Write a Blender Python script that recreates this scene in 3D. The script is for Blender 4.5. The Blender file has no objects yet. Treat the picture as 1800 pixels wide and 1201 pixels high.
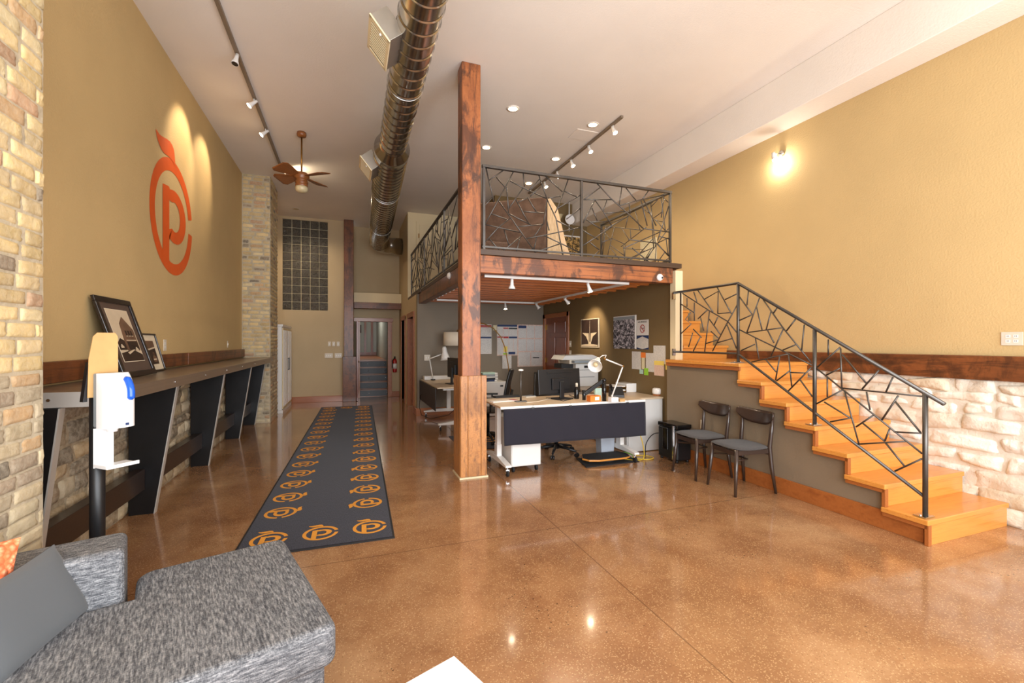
import bpy, bmesh, math, random
from math import sin, cos, pi, radians, atan2, sqrt
from mathutils import Vector, Matrix, noise as mnoise
R = random.Random(7)
SC = bpy.context.scene
COL = SC.collection

# ---------------------------------------------------------------- camera
YAW = math.atan(288 / 785.0); FP = 785.0; EYE = 1.5
cd = bpy.data.cameras.new('camera'); cam = bpy.data.objects.new('camera', cd); COL.objects.link(cam)
cd.sensor_width = 36; cd.lens = FP / 1800 * 36; cd.clip_start = 0.03; cd.shift_y = 1.5 / 1800
cam.location = (0, 0, EYE); cam.rotation_euler = (pi / 2, 0, -YAW)
SC.camera = cam
# ---------------------------------------------------------------- world and big lights
w = bpy.data.worlds.new('world'); SC.world = w; w.use_nodes = True
nt = w.node_tree; bg = nt.nodes['Background']
bg.inputs[0].default_value = (0.86, 0.93, 1.0, 1); bg.inputs[1].default_value = 1.2

def lamp(kind, loc, energy, color, target=None, **kw):
    d = bpy.data.lights.new('lamp_light', kind); d.energy = energy; d.color = color
    for k, v in kw.items(): setattr(d, k, v)
    o = bpy.data.objects.new('lamp_light', d); COL.objects.link(o); o.location = loc
    if target is not None:
        o.rotation_euler = (Vector(target) - Vector(loc)).to_track_quat('-Z', 'Y').to_euler()
    return o
# daylight coming through the two halves of the shopfront glazing behind the camera
lamp('AREA', (0.1, -1.35, 1.95), 125, (0.93, 0.96, 1.0), (0.1, 5, 3.1), shape='RECTANGLE', size=3.2, size_y=3.1)
lamp('AREA', (3.5, -1.35, 1.95), 105, (0.93, 0.96, 1.0), (3.1, 5, 3.1), shape='RECTANGLE', size=2.9, size_y=3.1)
WARM = (1.0, 0.80, 0.56)
SC.view_settings.view_transform = 'Standard'; SC.view_settings.look = 'None'
SC.view_settings.gamma = 1; SC.view_settings.use_curve_mapping = False
SC.view_settings.exposure = 1.12
SC.cycles.max_bounces = 8; SC.cycles.diffuse_bounces = 5; SC.cycles.glossy_bounces = 4
SC.cycles.caustics_reflective = False; SC.cycles.caustics_refractive = False
SC.cycles.use_denoising = True; SC.cycles.sample_clamp_indirect = 4

# ---------------------------------------------------------------- helpers
def at(u, v, X=None, Y=None, Z=None):
    """point of the real plane X=, Y= or Z= seen at photo pixel (u, v)"""
    x = (u - 900) / FP; z = (602 - v) / FP
    r = Vector((sin(YAW) + x * cos(YAW), cos(YAW) - x * sin(YAW), z))
    t = X / r.x if X is not None else (Y / r.y if Y is not None else (Z - EYE) / r.z)
    return r * t + Vector((0, 0, EYE))

def lin(c):
    return tuple(((x / 255) / 12.92 if x <= 10 else (((x / 255) + 0.055) / 1.055) ** 2.4) for x in c)

class NT:
    def __init__(s, name):
        s.m = bpy.data.materials.new(name); s.m.use_nodes = True; s.t = s.m.node_tree
        s.b = s.t.nodes['Principled BSDF']
    def n(s, typ, **kw):
        o = s.t.nodes.new(typ)
        for k, v in kw.items():
            if k.startswith('i_'):
                key = k[2:]; key = int(key) if key.isdigit() else key
                o.inputs[key].default_value = v
            else: setattr(o, k, v)
        return o
    def l(s, a, b): s.t.links.new(a, b)
    def ramp(s, fac, stops):
        r = s.n('ShaderNodeValToRGB'); e = r.color_ramp.elements
        while len(e) < len(stops): e.new(0.5)
        for el, (p, c) in zip(e, stops): el.position = p; el.color = (*c, 1)
        s.l(fac, r.inputs[0]); return r.outputs[0]
    def coord(s, kind='UV', scale=(1, 1, 1)):
        c = s.n('ShaderNodeTexCoord'); mp = s.n('ShaderNodeMapping'); mp.inputs['Scale'].default_value = scale
        s.l(c.outputs[kind], mp.inputs[0]); return mp.outputs[0]
    def noise(s, vec, scale, detail=4, rough=.55, dist=0):
        o = s.n('ShaderNodeTexNoise'); s.l(vec, o.inputs['Vector']); o.inputs['Scale'].default_value = scale
        o.inputs['Detail'].default_value = detail; o.inputs['Roughness'].default_value = rough
        o.inputs['Distortion'].default_value = dist; return o.outputs['Fac']
    def mix(s, f, a, b, mode='MIX'):
        o = s.n('ShaderNodeMix', data_type='RGBA', blend_type=mode)
        for val, i in ((f, 0), (a, 6), (b, 7)):
            if hasattr(val, 'node'): s.l(val, o.inputs[i])
            else: o.inputs[i].default_value = val if i == 0 else (*val, 1)
        return o.outputs[2]
    def math(s, op, a, b=0.0):
        o = s.n('ShaderNodeMath', operation=op)
        for val, i in ((a, 0), (b, 1)):
            if hasattr(val, 'node'): s.l(val, o.inputs[i])
            else: o.inputs[i].default_value = val
        return o.outputs[0]
    def bump(s, h, strength=.3, dist=.01, prev=None):
        o = s.n('ShaderNodeBump'); s.l(h, o.inputs['Height'])
        o.inputs['Strength'].default_value = strength; o.inputs['Distance'].default_value = dist
        s.l(o.outputs[0], s.b.inputs['Normal']); return o
    def color(s, c):
        if hasattr(c, 'node'): s.l(c, s.b.inputs['Base Color'])
        else: s.b.inputs['Base Color'].default_value = (*c, 1)
    def set(s, **kw):
        for k, v in kw.items():
            i = s.b.inputs[k.replace('_', ' ')]
            if hasattr(v, 'node'): s.l(v, i)
            else: i.default_value = v
        return s

def flat(name, c, rough=.5, metal=0.0, spec=.5, var=.06, coat=0.0):
    m = NT(name); c = lin(c)
    n = m.noise(m.coord('Object'), 6, 3)
    m.color(m.ramp(n, [(.3, tuple(x * (1 - var) for x in c)), (.7, tuple(min(1, x * (1 + var)) for x in c))]))
    m.set(Roughness=rough, Metallic=metal); m.b.inputs['Specular IOR Level'].default_value = spec
    m.b.inputs['Coat Weight'].default_value = coat
    return m.m

def emis(name, c, s):
    m = NT(name); m.color(lin(c)); m.b.inputs['Emission Color'].default_value = (*lin(c), 1)
    m.b.inputs['Emission Strength'].default_value = s * .6; return m.m

def plaster(name, c, bump=.25, sc=90, var=.05):
    m = NT(name); c = lin(c); co = m.coord('Object')
    n = m.noise(co, 1.1, 3)
    m.color(m.ramp(n, [(.3, tuple(x * (1 - var) for x in c)), (.7, tuple(x * (1 + var) for x in c))]))
    m.set(Roughness=.75); m.b.inputs['Specular IOR Level'].default_value = .25
    m.bump(m.noise(co, sc, 3, .5), bump, .006); return m.m

def wood(name, c1, c2, dark, rough=.4, grain=22, knots=.5, mott=0.0, coat=.0, bump=.15, blotch=0.0):
    m = NT(name); c1, c2, dk = lin(c1), lin(c2), lin(dark)
    g = m.noise(m.coord('UV', (1.4, grain, 1)), 1.6, 5, .6, .6)
    base = m.ramp(g, [(.25, c2), (.5, c1), (.72, tuple(a * .55 + b * .45 for a, b in zip(c1, c2)))])
    fine = m.noise(m.coord('UV', (3, 90, 1)), 2, 3)
    base = m.mix(m.math('MULTIPLY', fine, .5), base, tuple(x * .75 for x in c2))
    v = m.n('ShaderNodeTexVoronoi'); m.l(m.coord('UV', (1.5, 4.5, 1)), v.inputs['Vector']); v.inputs['Scale'].default_value = 1.0
    k = m.ramp(v.outputs['Distance'], [(.035, (1, 1, 1)), (.085, (0, 0, 0))])
    base = m.mix(m.math('MULTIPLY', k, knots), base, dk)
    if mott > 0:
        a = m.noise(m.coord('UV', (2.0, 4, 1)), 1.1, 8, .72, .6)
        mk = m.ramp(a, [(.49, (0, 0, 0)), (.60, (1, 1, 1))])
        base = m.mix(m.math('MULTIPLY', mk, mott), base, dk)
        pits = m.n('ShaderNodeTexVoronoi'); m.l(m.coord('UV', (14, 40, 1)), pits.inputs['Vector']); pits.inputs['Scale'].default_value = 1
        pk = m.ramp(pits.outputs['Distance'], [(.1, (1, 1, 1)), (.17, (0, 0, 0))])
        base = m.mix(m.math('MULTIPLY', pk, mott * .8), base, tuple(x * .5 for x in dk))
    if blotch > 0:
        bn = m.noise(m.coord('Object', (1, 1, .55)), 4.6, 7, .66, .5)
        base = m.mix(m.math('MULTIPLY', m.ramp(bn, [(.50, (0, 0, 0)), (.585, (1, 1, 1))]), blotch), base, dk)
        bn2 = m.noise(m.coord('Object'), 1.7, 4, .6)
        base = m.mix(m.math('MULTIPLY', m.ramp(bn2, [(.45, (0, 0, 0)), (.6, (1, 1, 1))]), .35), base, tuple(x * .6 for x in c2))
    m.color(base); m.set(Roughness=rough); m.b.inputs['Coat Weight'].default_value = coat
    m.b.inputs['Coat Roughness'].default_value = .15
    m.bump(g, bump, .004); return m.m

def attr_stone(name, rough=.85, sc=30, bs=.5, tint=.25, spots=.35):
    m = NT(name); a = m.n('ShaderNodeVertexColor', layer_name='Col'); co = m.coord('Object')
    n = m.noise(co, sc, 6, .65); n2 = m.noise(co, sc * .25, 4, .6)
    c = m.mix(m.math('MULTIPLY', m.ramp(n2, [(.45, (0, 0, 0)), (.7, (1, 1, 1))]), tint), a.outputs[0], (.12, .09, .06))
    c = m.mix(m.math('MULTIPLY', m.ramp(n, [(.4, (1, 1, 1)), (.6, (0, 0, 0))]), spots), c, (.62, .55, .42))
    m.color(c); m.set(Roughness=rough); m.b.inputs['Specular IOR Level'].default_value = .2
    m.bump(n, bs, .012); return m.m

# ---- materials
M = {}
M['tan'] = plaster('tan_wall_paint', (200, 172, 122), .45, 60)
M['tan2'] = plaster('hall_wall_paint', (196, 176, 142), .3, 60)
M['grey_wall'] = plaster('taupe_wall_paint', (132, 122, 108), .3, 70)
M['olive'] = plaster('brown_olive_wall_paint', (118, 98, 66), .35, 70)
M['stairwall'] = plaster('stair_wall_taupe_paint', (134, 118, 98), .3, 70)
M['ceiling'] = plaster('ceiling_paint', (238, 230, 220), .3, 55, .03)
M['cream'] = plaster('cream_trim_paint', (226, 210, 174), .1, 60)
M['corridor'] = plaster('corridor_wall_paint', (176, 178, 172), .1, 60)
def floor_mat():
    m = NT('polished_stained_concrete'); co = m.coord('Object')
    big = m.noise(co, .55, 5, .6, .8); mid = m.noise(co, 2.6, 5, .62, .3)
    c = m.ramp(big, [(.28, lin((140, 98, 64))), (.5, lin((166, 122, 84))), (.72, lin((188, 148, 108)))])
    c = m.mix(m.math('MULTIPLY', m.ramp(mid, [(.4, (0, 0, 0)), (.65, (1, 1, 1))]), .55), c, lin((122, 78, 48)))
    va = m.n('ShaderNodeTexVoronoi'); m.l(co, va.inputs['Vector']); va.inputs['Scale'].default_value = 135
    sp = m.n('ShaderNodeSeparateColor'); m.l(va.outputs['Color'], sp.inputs[0])
    inside = m.ramp(va.outputs['Distance'], [(.30, (1, 1, 1)), (.55, (0, 0, 0))])
    c = m.mix(m.math('MULTIPLY', m.math('MULTIPLY', m.math('GREATER_THAN', sp.outputs[0], .70), inside), .45), c, lin((226, 190, 140)))
    c = m.mix(m.math('MULTIPLY', m.math('MULTIPLY', m.math('GREATER_THAN', sp.outputs[1], .78), inside), .4), c, lin((104, 68, 44)))
    v = m.n('ShaderNodeTexVoronoi'); m.l(co, v.inputs['Vector']); v.inputs['Scale'].default_value = 30
    patch = m.ramp(m.noise(co, 1.4, 3), [(.50, (0, 0, 0)), (.62, (1, 1, 1))])
    pk = m.math('MULTIPLY', m.ramp(v.outputs['Distance'], [(.10, (1, 1, 1)), (.17, (0, 0, 0))]), patch)
    c = m.mix(m.math('MULTIPLY', pk, .8), c, lin((40, 28, 22)))
    # saw-cut control joints
    s = m.n('ShaderNodeSeparateXYZ'); m.l(co, s.inputs[0])
    jn = None
    for ax, vals in ((0, (1.59,)), (1, (3.27, 7.4))):
        for val in vals:
            d = m.math('ABSOLUTE', m.math('SUBTRACT', s.outputs[ax], val)); k = m.math('LESS_THAN', d, .004)
            jn = k if jn is None else m.math('MAXIMUM', jn, k)
    c = m.mix(m.math('MULTIPLY', jn, .75), c, lin((104, 70, 44)))
    m.color(c)
    rr = m.math('ADD', m.math('MULTIPLY', mid, .14), .10); m.set(Roughness=rr)
    m.b.inputs['Coat Weight'].default_value = .55; m.b.inputs['Coat Roughness'].default_value = .07
    h = m.math('SUBTRACT', m.math('MULTIPLY', m.noise(co, 5, 3), .12), jn); m.bump(h, .10, .01)
    return m.m
M['floor'] = floor_mat()
M['pine'] = wood('honey_pine', (224, 156, 74), (198, 120, 46), (110, 52, 18), .3, 11, .95, 0, .35, .05)
M['pine_trim'] = wood('red_pine_trim', (178, 106, 52), (142, 76, 34), (70, 30, 12), .35, 16, .6, 0, .25, .05)
M['reclaimed'] = wood('reclaimed_timber', (184, 112, 62), (142, 78, 40), (50, 32, 26), .5, 12, .8, .75, .1, .5, .8)
M['reclaimed_dark'] = wood('dark_reclaimed_timber', (140, 82, 42), (96, 52, 26), (34, 20, 12), .45, 18, .8, .6, .15, .5, .5)
M['post_cladding'] = wood('post_cladding_timber', (208, 144, 78), (170, 108, 56), (66, 34, 24), .45, 20, .8, .6, .15, .3, .2)
M['joist'] = wood('joist_pine', (196, 112, 48), (150, 78, 32), (60, 26, 10), .4, 16, .9, .15, .15, .1)
M['deck_edge'] = wood('deck_edge_wood', (84, 62, 44), (60, 42, 30), (24, 16, 12), .5, 18, .3, .4)
M['door_wood'] = wood('mahogany_door', (140, 68, 26), (104, 46, 16), (44, 16, 8), .35, 18, .1, 0, .3, .05)
M['counter'] = wood('weathered_counter_board', (132, 114, 96), (100, 84, 68), (44, 36, 28), .35, 26, .3, .25, .3, .15)
M['chair_wood'] = wood('espresso_wood', (66, 50, 42), (46, 34, 28), (20, 14, 12), .3, 20, 0, 0, .3, .03)
M['laminate'] = flat('desk_laminate', (206, 184, 156), .4)
M['black_panel'] = flat('black_steel_panel', (30, 29, 30), .38, .3, var=.15)
M['ledger'] = wood('blackened_board', (52, 38, 30), (34, 24, 20), (14, 10, 8), .35, 16, .2, .2, .3)
M['steel_edge'] = flat('brushed_steel_edge', (186, 180, 172), .45, .15)
M['black'] = flat('black_plastic', (22, 22, 24), .42)
M['black_gloss'] = flat('gloss_black_plastic', (16, 16, 18), .15)
M['iron'] = flat('raw_iron', (92, 88, 84), .4, .75, var=.15)
M['chrome'] = flat('chrome', (215, 215, 215), .15, 1)
M['white'] = flat('white_metal', (232, 230, 226), .35, var=.02)
M['white_pl'] = flat('white_plastic', (240, 240, 240), .3, var=.02, coat=.3)
M['offwhite'] = flat('grey_white_laminate', (216, 214, 210), .4, var=.02)
M['grey_pl'] = flat('grey_plastic', (140, 148, 154), .4)
M['beige_pl'] = flat('beige_plastic', (214, 204, 186), .4)
M['rail_tan'] = flat('bronze_tan_rail', (128, 112, 94), .45)
M['brass'] = flat('antique_brass', (150, 108, 52), .35, .9)
M['goldhinge'] = flat('brass_hinge', (206, 156, 74), .3, .9)
M['fan_wood'] = wood('fan_blade_wood', (150, 92, 46), (112, 62, 28), (50, 26, 12), .4, 14, 0, 0, .2)
M['frost'] = flat('frosted_amber_glass', (206, 190, 150), .3)
M['orange'] = flat('orange_vinyl', (222, 92, 28), .45, var=.04)
M['rug_orange'] = flat('rug_orange_print', (222, 152, 54), .9, var=.06)
M['paper'] = flat('white_paper', (228, 224, 218), .7, var=.02)
M['lamp_shade'] = flat('linen_shade', (222, 210, 190), .8, var=.03)
M['red'] = flat('red_enamel', (170, 30, 26), .3)
M['yellow'] = flat('yellow_cable_plastic', (232, 194, 40), .5)
M['green'] = flat('green_cable_plastic', (110, 180, 60), .5)
M['blue'] = flat('translucent_blue', (28, 90, 200), .15)
M['navy'] = flat('navy_print', (30, 52, 96), .6)
M['kraft'] = flat('kraft_board', (190, 150, 96), .85, var=.12)
M['clearplastic'] = flat('frosted_bin_plastic', (176, 182, 192), .2)
M['rubber'] = flat('black_rubber', (30, 30, 32), .8)
M['dark_hole'] = flat('dark_opening', (24, 18, 14), .9)
M['lit'] = emis('lamp_face_lit', (255, 226, 178), 30)
M['lit_can'] = emis('downlight_face_lit', (255, 214, 160), 18)

M['register_metal'] = flat('zinc_sheet', (176, 170, 160), .3, .75)
def duct_mat():
    m = NT('galvanised_duct'); n = m.noise(m.coord('Object', (1, 1, 1)), 3, 4)
    m.color(m.ramp(n, [(.3, lin((168, 167, 164))), (.7, lin((200, 199, 196)))])); m.set(Metallic=1.0, Roughness=.2)
    m.bump(m.noise(m.coord('Object'), 2.2, 3), .12, .05); return m.m
M['duct'] = duct_mat()
def fabric(name, c1, c2, streak=(14, 240), sc=1.0, bump=.5, coord='UV'):
    m = NT(name); c1, c2 = lin(c1), lin(c2)
    a = m.noise(m.coord(coord, (streak[0], streak[1], 1)), sc, 3, .6)
    b = m.noise(m.coord(coord, (streak[1], streak[0] * 2, 1)), sc, 3, .6)
    f = m.math('ADD', m.math('MULTIPLY', a, .62), m.math('MULTIPLY', b, .38))
    m.color(m.ramp(f, [(.43, c1), (.58, c2)])); m.set(Roughness=.95); m.b.inputs['Specular IOR Level'].default_value = .1
    m.b.inputs['Sheen Weight'].default_value = .15
    m.bump(f, bump, .004); return m.m
def tweed(name, sc1, sc2):
    m = NT(name); a = m.noise(m.coord('Object', sc1), 1, 3, .6); b_ = m.noise(m.coord('Object', sc2), 1, 3, .6)
    f = m.math('ADD', m.math('MULTIPLY', a, .65), m.math('MULTIPLY', b_, .35))
    m.color(m.ramp(f, [(.38, lin((68, 69, 73))), (.5, lin((106, 107, 110))), (.66, lin((158, 158, 159)))])); m.set(Roughness=.95)
    m.b.inputs['Specular IOR Level'].default_value = .1; m.bump(f, .5, .004); return m.m
M['sofa'] = tweed('heathered_grey_tweed', (170, 26, 170), (60, 240, 200))
M['sofa_front'] = tweed('heathered_grey_tweed_side', (26, 170, 170), (240, 60, 200))
M['seat_fab'] = fabric('charcoal_felt', (44, 41, 40), (86, 81, 79), (60, 60), 2)
M['brown_fab'] = fabric('brown_suede', (92, 70, 56), (108, 84, 68), (10, 10), 1, .1)
M['cream_fab'] = fabric('cream_upholstery', (204, 172, 132), (222, 192, 152), (10, 10), 1, .1)
M['grey_cloth'] = fabric('smooth_grey_cloth', (82, 85, 88), (100, 103, 106), (120, 120), 2, .1)
M['black_cloth'] = fabric('black_tablecloth', (34, 33, 40), (54, 53, 62), (100, 100), 2, .15)
M['rug'] = fabric('navy_rug_pile', (24, 24, 35), (50, 49, 64), (130, 130), 2, .5)
M['rug_edge'] = M['rubber']
def knit():
    m = NT('orange_knit'); v = m.n('ShaderNodeTexVoronoi'); m.l(m.coord('Object', (1, 1, 1)), v.inputs['Vector']); v.inputs['Scale'].default_value = 55
    m.color(m.ramp(v.outputs['Distance'], [(0.1, lin((255, 176, 130))), (.6, lin((232, 112, 66)))])); m.set(Roughness=.95)
    m.bump(v.outputs['Distance'], 1, -.012); return m.m
M['knit'] = knit()
def glassblock():
    m = NT('glass_block'); n = m.noise(m.coord('Object'), 42, 3, .5, 1.2)
    m.color(m.ramp(n, [(.35, lin((44, 42, 38))), (.65, lin((112, 106, 94)))])); m.set(Roughness=.08, Metallic=.35)
    m.bump(n, 1, .02); return m.m
M['glassblock'] = glassblock()
def textpaper(name, bgc=(226, 222, 216), ink=(120, 118, 120), lines=70, thr=.5):
    m = NT(name); c = m.coord('UV'); s = m.n('ShaderNodeSeparateXYZ'); m.l(c, s.inputs[0])
    row = m.math('FRACT', m.math('MULTIPLY', s.outputs[1], lines)); on = m.math('GREATER_THAN', row, .5)
    cell = m.n('ShaderNodeMapping'); m.l(c, cell.inputs[0]); cell.inputs['Scale'].default_value = (40, lines, 1)
    sn = m.n('ShaderNodeVectorMath', operation='FLOOR'); m.l(cell.outputs[0], sn.inputs[0])
    wn = m.n('ShaderNodeTexWhiteNoise', noise_dimensions='2D'); m.l(sn.outputs[0], wn.inputs['Vector'])
    wd = m.math('GREATER_THAN', wn.outputs['Value'], thr * .6)
    f = m.math('MULTIPLY', m.math('MULTIPLY', on, wd), .6)
    m.color(m.mix(f, lin(bgc), lin(ink))); m.set(Roughness=.7); return m.m
M['text'] = textpaper('printed_notice_paper')
M['text_pink'] = textpaper('printed_pink_paper', (232, 206, 190), (170, 110, 90), 60)
M['text_cream'] = textpaper('printed_cream_paper', (236, 226, 190), (150, 130, 80), 60)
M['sticky_g'] = flat('green_sticky', (150, 205, 60), .8); M['sticky_y'] = flat('yellow_sticky', (240, 214, 110), .8)
M['sticky_b'] = flat('pale_blue_sticky', (180, 210, 200), .8); M['sticky_o'] = flat('orange_sticky', (240, 130, 50), .8)
M['sepia_d'] = flat('sepia_dark', (52, 36, 28), .5, var=.3); M['sepia_m'] = flat('sepia_mid', (112, 84, 64), .5, var=.3)
M['sepia_l'] = flat('sepia_light', (208, 190, 162), .5, var=.08); M['mat_brown'] = flat('brown_mat_board', (84, 66, 54), .8)
M['mat_cream'] = flat('cream_mat_board', (216, 202, 176), .8); M['frame_black'] = flat('black_frame', (30, 22, 20), .3, coat=.4)
def aerial(name, a, b, sc):
    m = NT(name); n = m.noise(m.coord('UV'), sc, 8, .75, 1.5)
    m.color(m.ramp(n, [(.46, lin(a)), (.51, lin(tuple((x + y) / 2 for x, y in zip(a, b)))), (.56, lin(b))])); m.set(Roughness=.4); return m.m
M['aerial'] = aerial('aerial_city_photo', (28, 28, 38), (206, 200, 206), 9)
M['townpic'] = aerial('street_photo', (50, 40, 20), (222, 180, 110), 7)
M['brick'] = attr_stone('old_cream_brick', .85, 34, .5, .25, .25)
M['stone_white'] = attr_stone('whitewashed_limestone', .85, 22, .9, .12, .2)
M['stone_tan'] = attr_stone('rubble_stone', .85, 24, .8, .3, .3)

# ---- mesh builder
def basis(n):
    n = Vector(n).normalized(); a = Vector((0, 0, 1)) if abs(n.z) < .9 else Vector((1, 0, 0))
    e1 = a.cross(n).normalized(); return e1, n.cross(e1)

class MB:
    def __init__(s): s.v = []; s.f = []; s.m = []; s.uv = []; s.sm = []; s.c = []; s.col = (1, 1, 1)
    def face(s, pts, m=0, uv=None, smooth=False):
        i = len(s.v); s.v += [tuple(p) for p in pts]; s._f(list(range(i, i + len(pts))), m, uv, smooth)
    def _f(s, idx, m, uv, smooth):
        s.f.append(idx); s.m.append(m); s.sm.append(smooth); s.c.append(s.col)
        if uv is None:
            P = [Vector(s.v[k]) for k in idx]; n = (P[1] - P[0]).cross(P[-1] - P[0])
            if n.length < 1e-12: n = Vector((0, 0, 1))
            ax = max(range(3), key=lambda k: abs(n[k])); o = [k for k in range(3) if k != ax]
            uv = [(p[o[0]], p[o[1]]) for p in P]
        s.uv.append(uv)
    def obox(s, c, size, rot=None, m=0, taper=None):
        c = Vector(c); h = [x / 2 for x in size]; rot = rot or Matrix.Identity(3)
        g = max(range(3), key=lambda k: size[k]); off = (R.random() * 7, R.random() * 7)
        co = [Vector((a * h[0], b * h[1], d * h[2])) for a in (-1, 1) for b in (-1, 1) for d in (-1, 1)]
        if taper:  # scale of the +z end
            co = [Vector((p.x * taper, p.y * taper, p.z)) if p.z > 0 else p for p in co]
        i = len(s.v); s.v += [tuple(c + rot @ p) for p in co]
        for q in ((0, 1, 3, 2), (4, 6, 7, 5), (0, 4, 5, 1), (2, 3, 7, 6), (0, 2, 6, 4), (1, 5, 7, 3)):
            P = [co[k] for k in q]; n = (P[1] - P[0]).cross(P[-1] - P[0]); ax = max(range(3), key=lambda k: abs(n[k]))
            o = [k for k in range(3) if k != ax]
            if g in o: o = [g] + [k for k in o if k != g]
            elif size[o[1]] > size[o[0]]: o = o[::-1]
            s._f([i + k for k in q], m, [(p[o[0]] + off[0], p[o[1]] + off[1] + ax * .37) for p in P], False)
        return s
    def box(s, x0, x1, y0, y1, z0, z1, m=0):
        return s.obox(((x0 + x1) / 2, (y0 + y1) / 2, (z0 + z1) / 2), (abs(x1 - x0), abs(y1 - y0), abs(z1 - z0)), None, m)
    def tube(s, pts, r, n=8, m=0, cap=True, smooth=True):
        pts = [Vector(p) for p in pts]; rs = r if isinstance(r, (list, tuple)) else [r] * len(pts)
        e1, e2 = basis(pts[1] - pts[0]); i0 = len(s.v); L = 0
        for k, p in enumerate(pts):
            d = (pts[min(k + 1, len(pts) - 1)] - pts[max(k - 1, 0)]).normalized()
            e1 = (e1 - d * e1.dot(d)).normalized(); e2 = d.cross(e1)
            s.v += [tuple(p + (e1 * cos(2 * pi * j / n) + e2 * sin(2 * pi * j / n)) * rs[k]) for j in range(n)]
        for k in range(len(pts) - 1):
            d = (pts[k + 1] - pts[k]).length
            for j in range(n):
                a = i0 + k * n + j; b = i0 + k * n + (j + 1) % n; cc = b + n; dd = a + n
                s._f([a, b, cc, dd], m, [(L, j / n * .3), (L, (j + 1) / n * .3), (L + d, (j + 1) / n * .3), (L + d, j / n * .3)], smooth)
            L += d
        if cap:
            s._f(list(range(i0 + n - 1, i0 - 1, -1)), m, None, False)
            s._f(list(range(i0 + (len(pts) - 1) * n, i0 + len(pts) * n)), m, None, False)
        return s
    def cyl(s, p0, p1, r, n=12, m=0, r1=None, smooth=True): return s.tube([p0, p1], [r, r if r1 is None else r1], n, m, True, smooth)
    def bar(s, p0, p1, w=.012, m=0):
        p0, p1 = Vector(p0), Vector(p1); return s.tube([p0, p1], w * .6, 4, m, True, False)
    def lathe(s, prof, c, axis=(0, 0, 1), n=20, m=0, smooth=True):
        c = Vector(c); ax = Vector(axis).normalized(); e1, e2 = basis(ax); i0 = len(s.v)
        for (r, z) in prof:
            s.v += [tuple(c + ax * z + (e1 * cos(2 * pi * j / n) + e2 * sin(2 * pi * j / n)) * r) for j in range(n)]
        for k in range(len(prof) - 1):
            for j in range(n):
                a = i0 + k * n + j; b = i0 + k * n + (j + 1) % n
                s._f([a, b, b + n, a + n], m, [(k * .1, j / n), (k * .1, (j + 1) / n), (k * .1 + .1, (j + 1) / n), (k * .1 + .1, j / n)], smooth)
        s._f(list(range(i0 + n - 1, i0 - 1, -1)), m, None, False); s._f(list(range(i0 + (len(prof) - 1) * n, i0 + len(prof) * n)), m, None, False)
        return s
    def prism(s, poly, o, ex, ey, th, m=0, mside=None):
        """2D polygon in frame (o, ex, ey), extruded by th along ex x ey"""
        o, ex, ey = Vector(o), Vector(ex), Vector(ey); n = ex.cross(ey).normalized() * th; k = len(poly)
        A = [o + ex * a + ey * b for a, b in poly]; i = len(s.v); s.v += [tuple(p) for p in A] + [tuple(p + n) for p in A]
        uv = [(a, b) for a, b in poly]
        s._f([i + j for j in range(k)][::-1], m, uv[::-1], False); s._f([i + k + j for j in range(k)], m, uv, False)
        L = 0
        for j in range(k):
            q = (j + 1) % k; d = (A[q] - A[j]).length
            s._f([i + j, i + q, i + k + q, i + k + j], mside if mside is not None else m, [(L, 0), (L + d, 0), (L + d, abs(th)), (L, abs(th))], False); L += d
        return s
    def grid(s, fn, nu, nv, m=0, uvs=(1, 1), smooth=True, close=False):
        i0 = len(s.v)
        for a in range(nu + 1):
            for b in range(nv + 1): s.v.append(tuple(fn(a / nu, b / nv)))
        for a in range(nu):
            for b in range(nv):
                q = [i0 + a * (nv + 1) + b, i0 + (a + 1) * (nv + 1) + b, i0 + (a + 1) * (nv + 1) + b + 1, i0 + a * (nv + 1) + b + 1]
                s._f(q, m, [(a / nu * uvs[0], b / nv * uvs[1]), ((a + 1) / nu * uvs[0], b / nv * uvs[1]), ((a + 1) / nu * uvs[0], (b + 1) / nv * uvs[1]), (a / nu * uvs[0], (b + 1) / nv * uvs[1])], smooth)
        return s
    def ball(s, c, r, m=0, n=10, sc=(1, 1, 1)):
        c = Vector(c)
        return s.grid(lambda a, b: c + Vector((sin(pi * b) * cos(2 * pi * a) * sc[0], sin(pi * b) * sin(2 * pi * a) * sc[1], -cos(pi * b) * sc[2])) * r, n * 2, n, m)
    def build(s, name, mats, parent=None, world=True, bevel=0, subsurf=0, seg=2, weld=False):
        if not isinstance(mats, (list, tuple)): mats = [mats]
        mats = [M[k] if isinstance(k, str) else k for k in mats]
        off = Vector((0, 0, 0))
        if parent is not None and world:
            p = parent
            while p is not None: off += p.location; p = p.parent
        me = bpy.data.meshes.new(name); me.from_pydata([tuple(Vector(v) - off) for v in s.v], [], s.f)
        for mt in mats: me.materials.append(mt)
        ul = me.uv_layers.new(name='UVMap'); cl = me.color_attributes.new('Col', 'FLOAT_COLOR', 'CORNER')
        uvs = []; cols = []
        for i, f in enumerate(s.f):
            for k in range(len(f)): uvs += [s.uv[i][k][0], s.uv[i][k][1]]; cols += [*s.c[i], 1]
        ul.data.foreach_set('uv', uvs); cl.data.foreach_set('color', cols)
        me.polygons.foreach_set('material_index', s.m); me.polygons.foreach_set('use_smooth', s.sm)
        bm = bmesh.new(); bm.from_mesh(me)
        if weld: bmesh.ops.remove_doubles(bm, verts=bm.verts, dist=1e-5)
        bmesh.ops.recalc_face_normals(bm, faces=bm.faces); bm.to_mesh(me); bm.free()
        me.update()
        o = bpy.data.objects.new(name, me); COL.objects.link(o)
        if bevel:
            b = o.modifiers.new('bevel', 'BEVEL'); b.width = bevel; b.segments = seg; b.limit_method = 'ANGLE'; b.angle_limit = radians(50)
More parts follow.
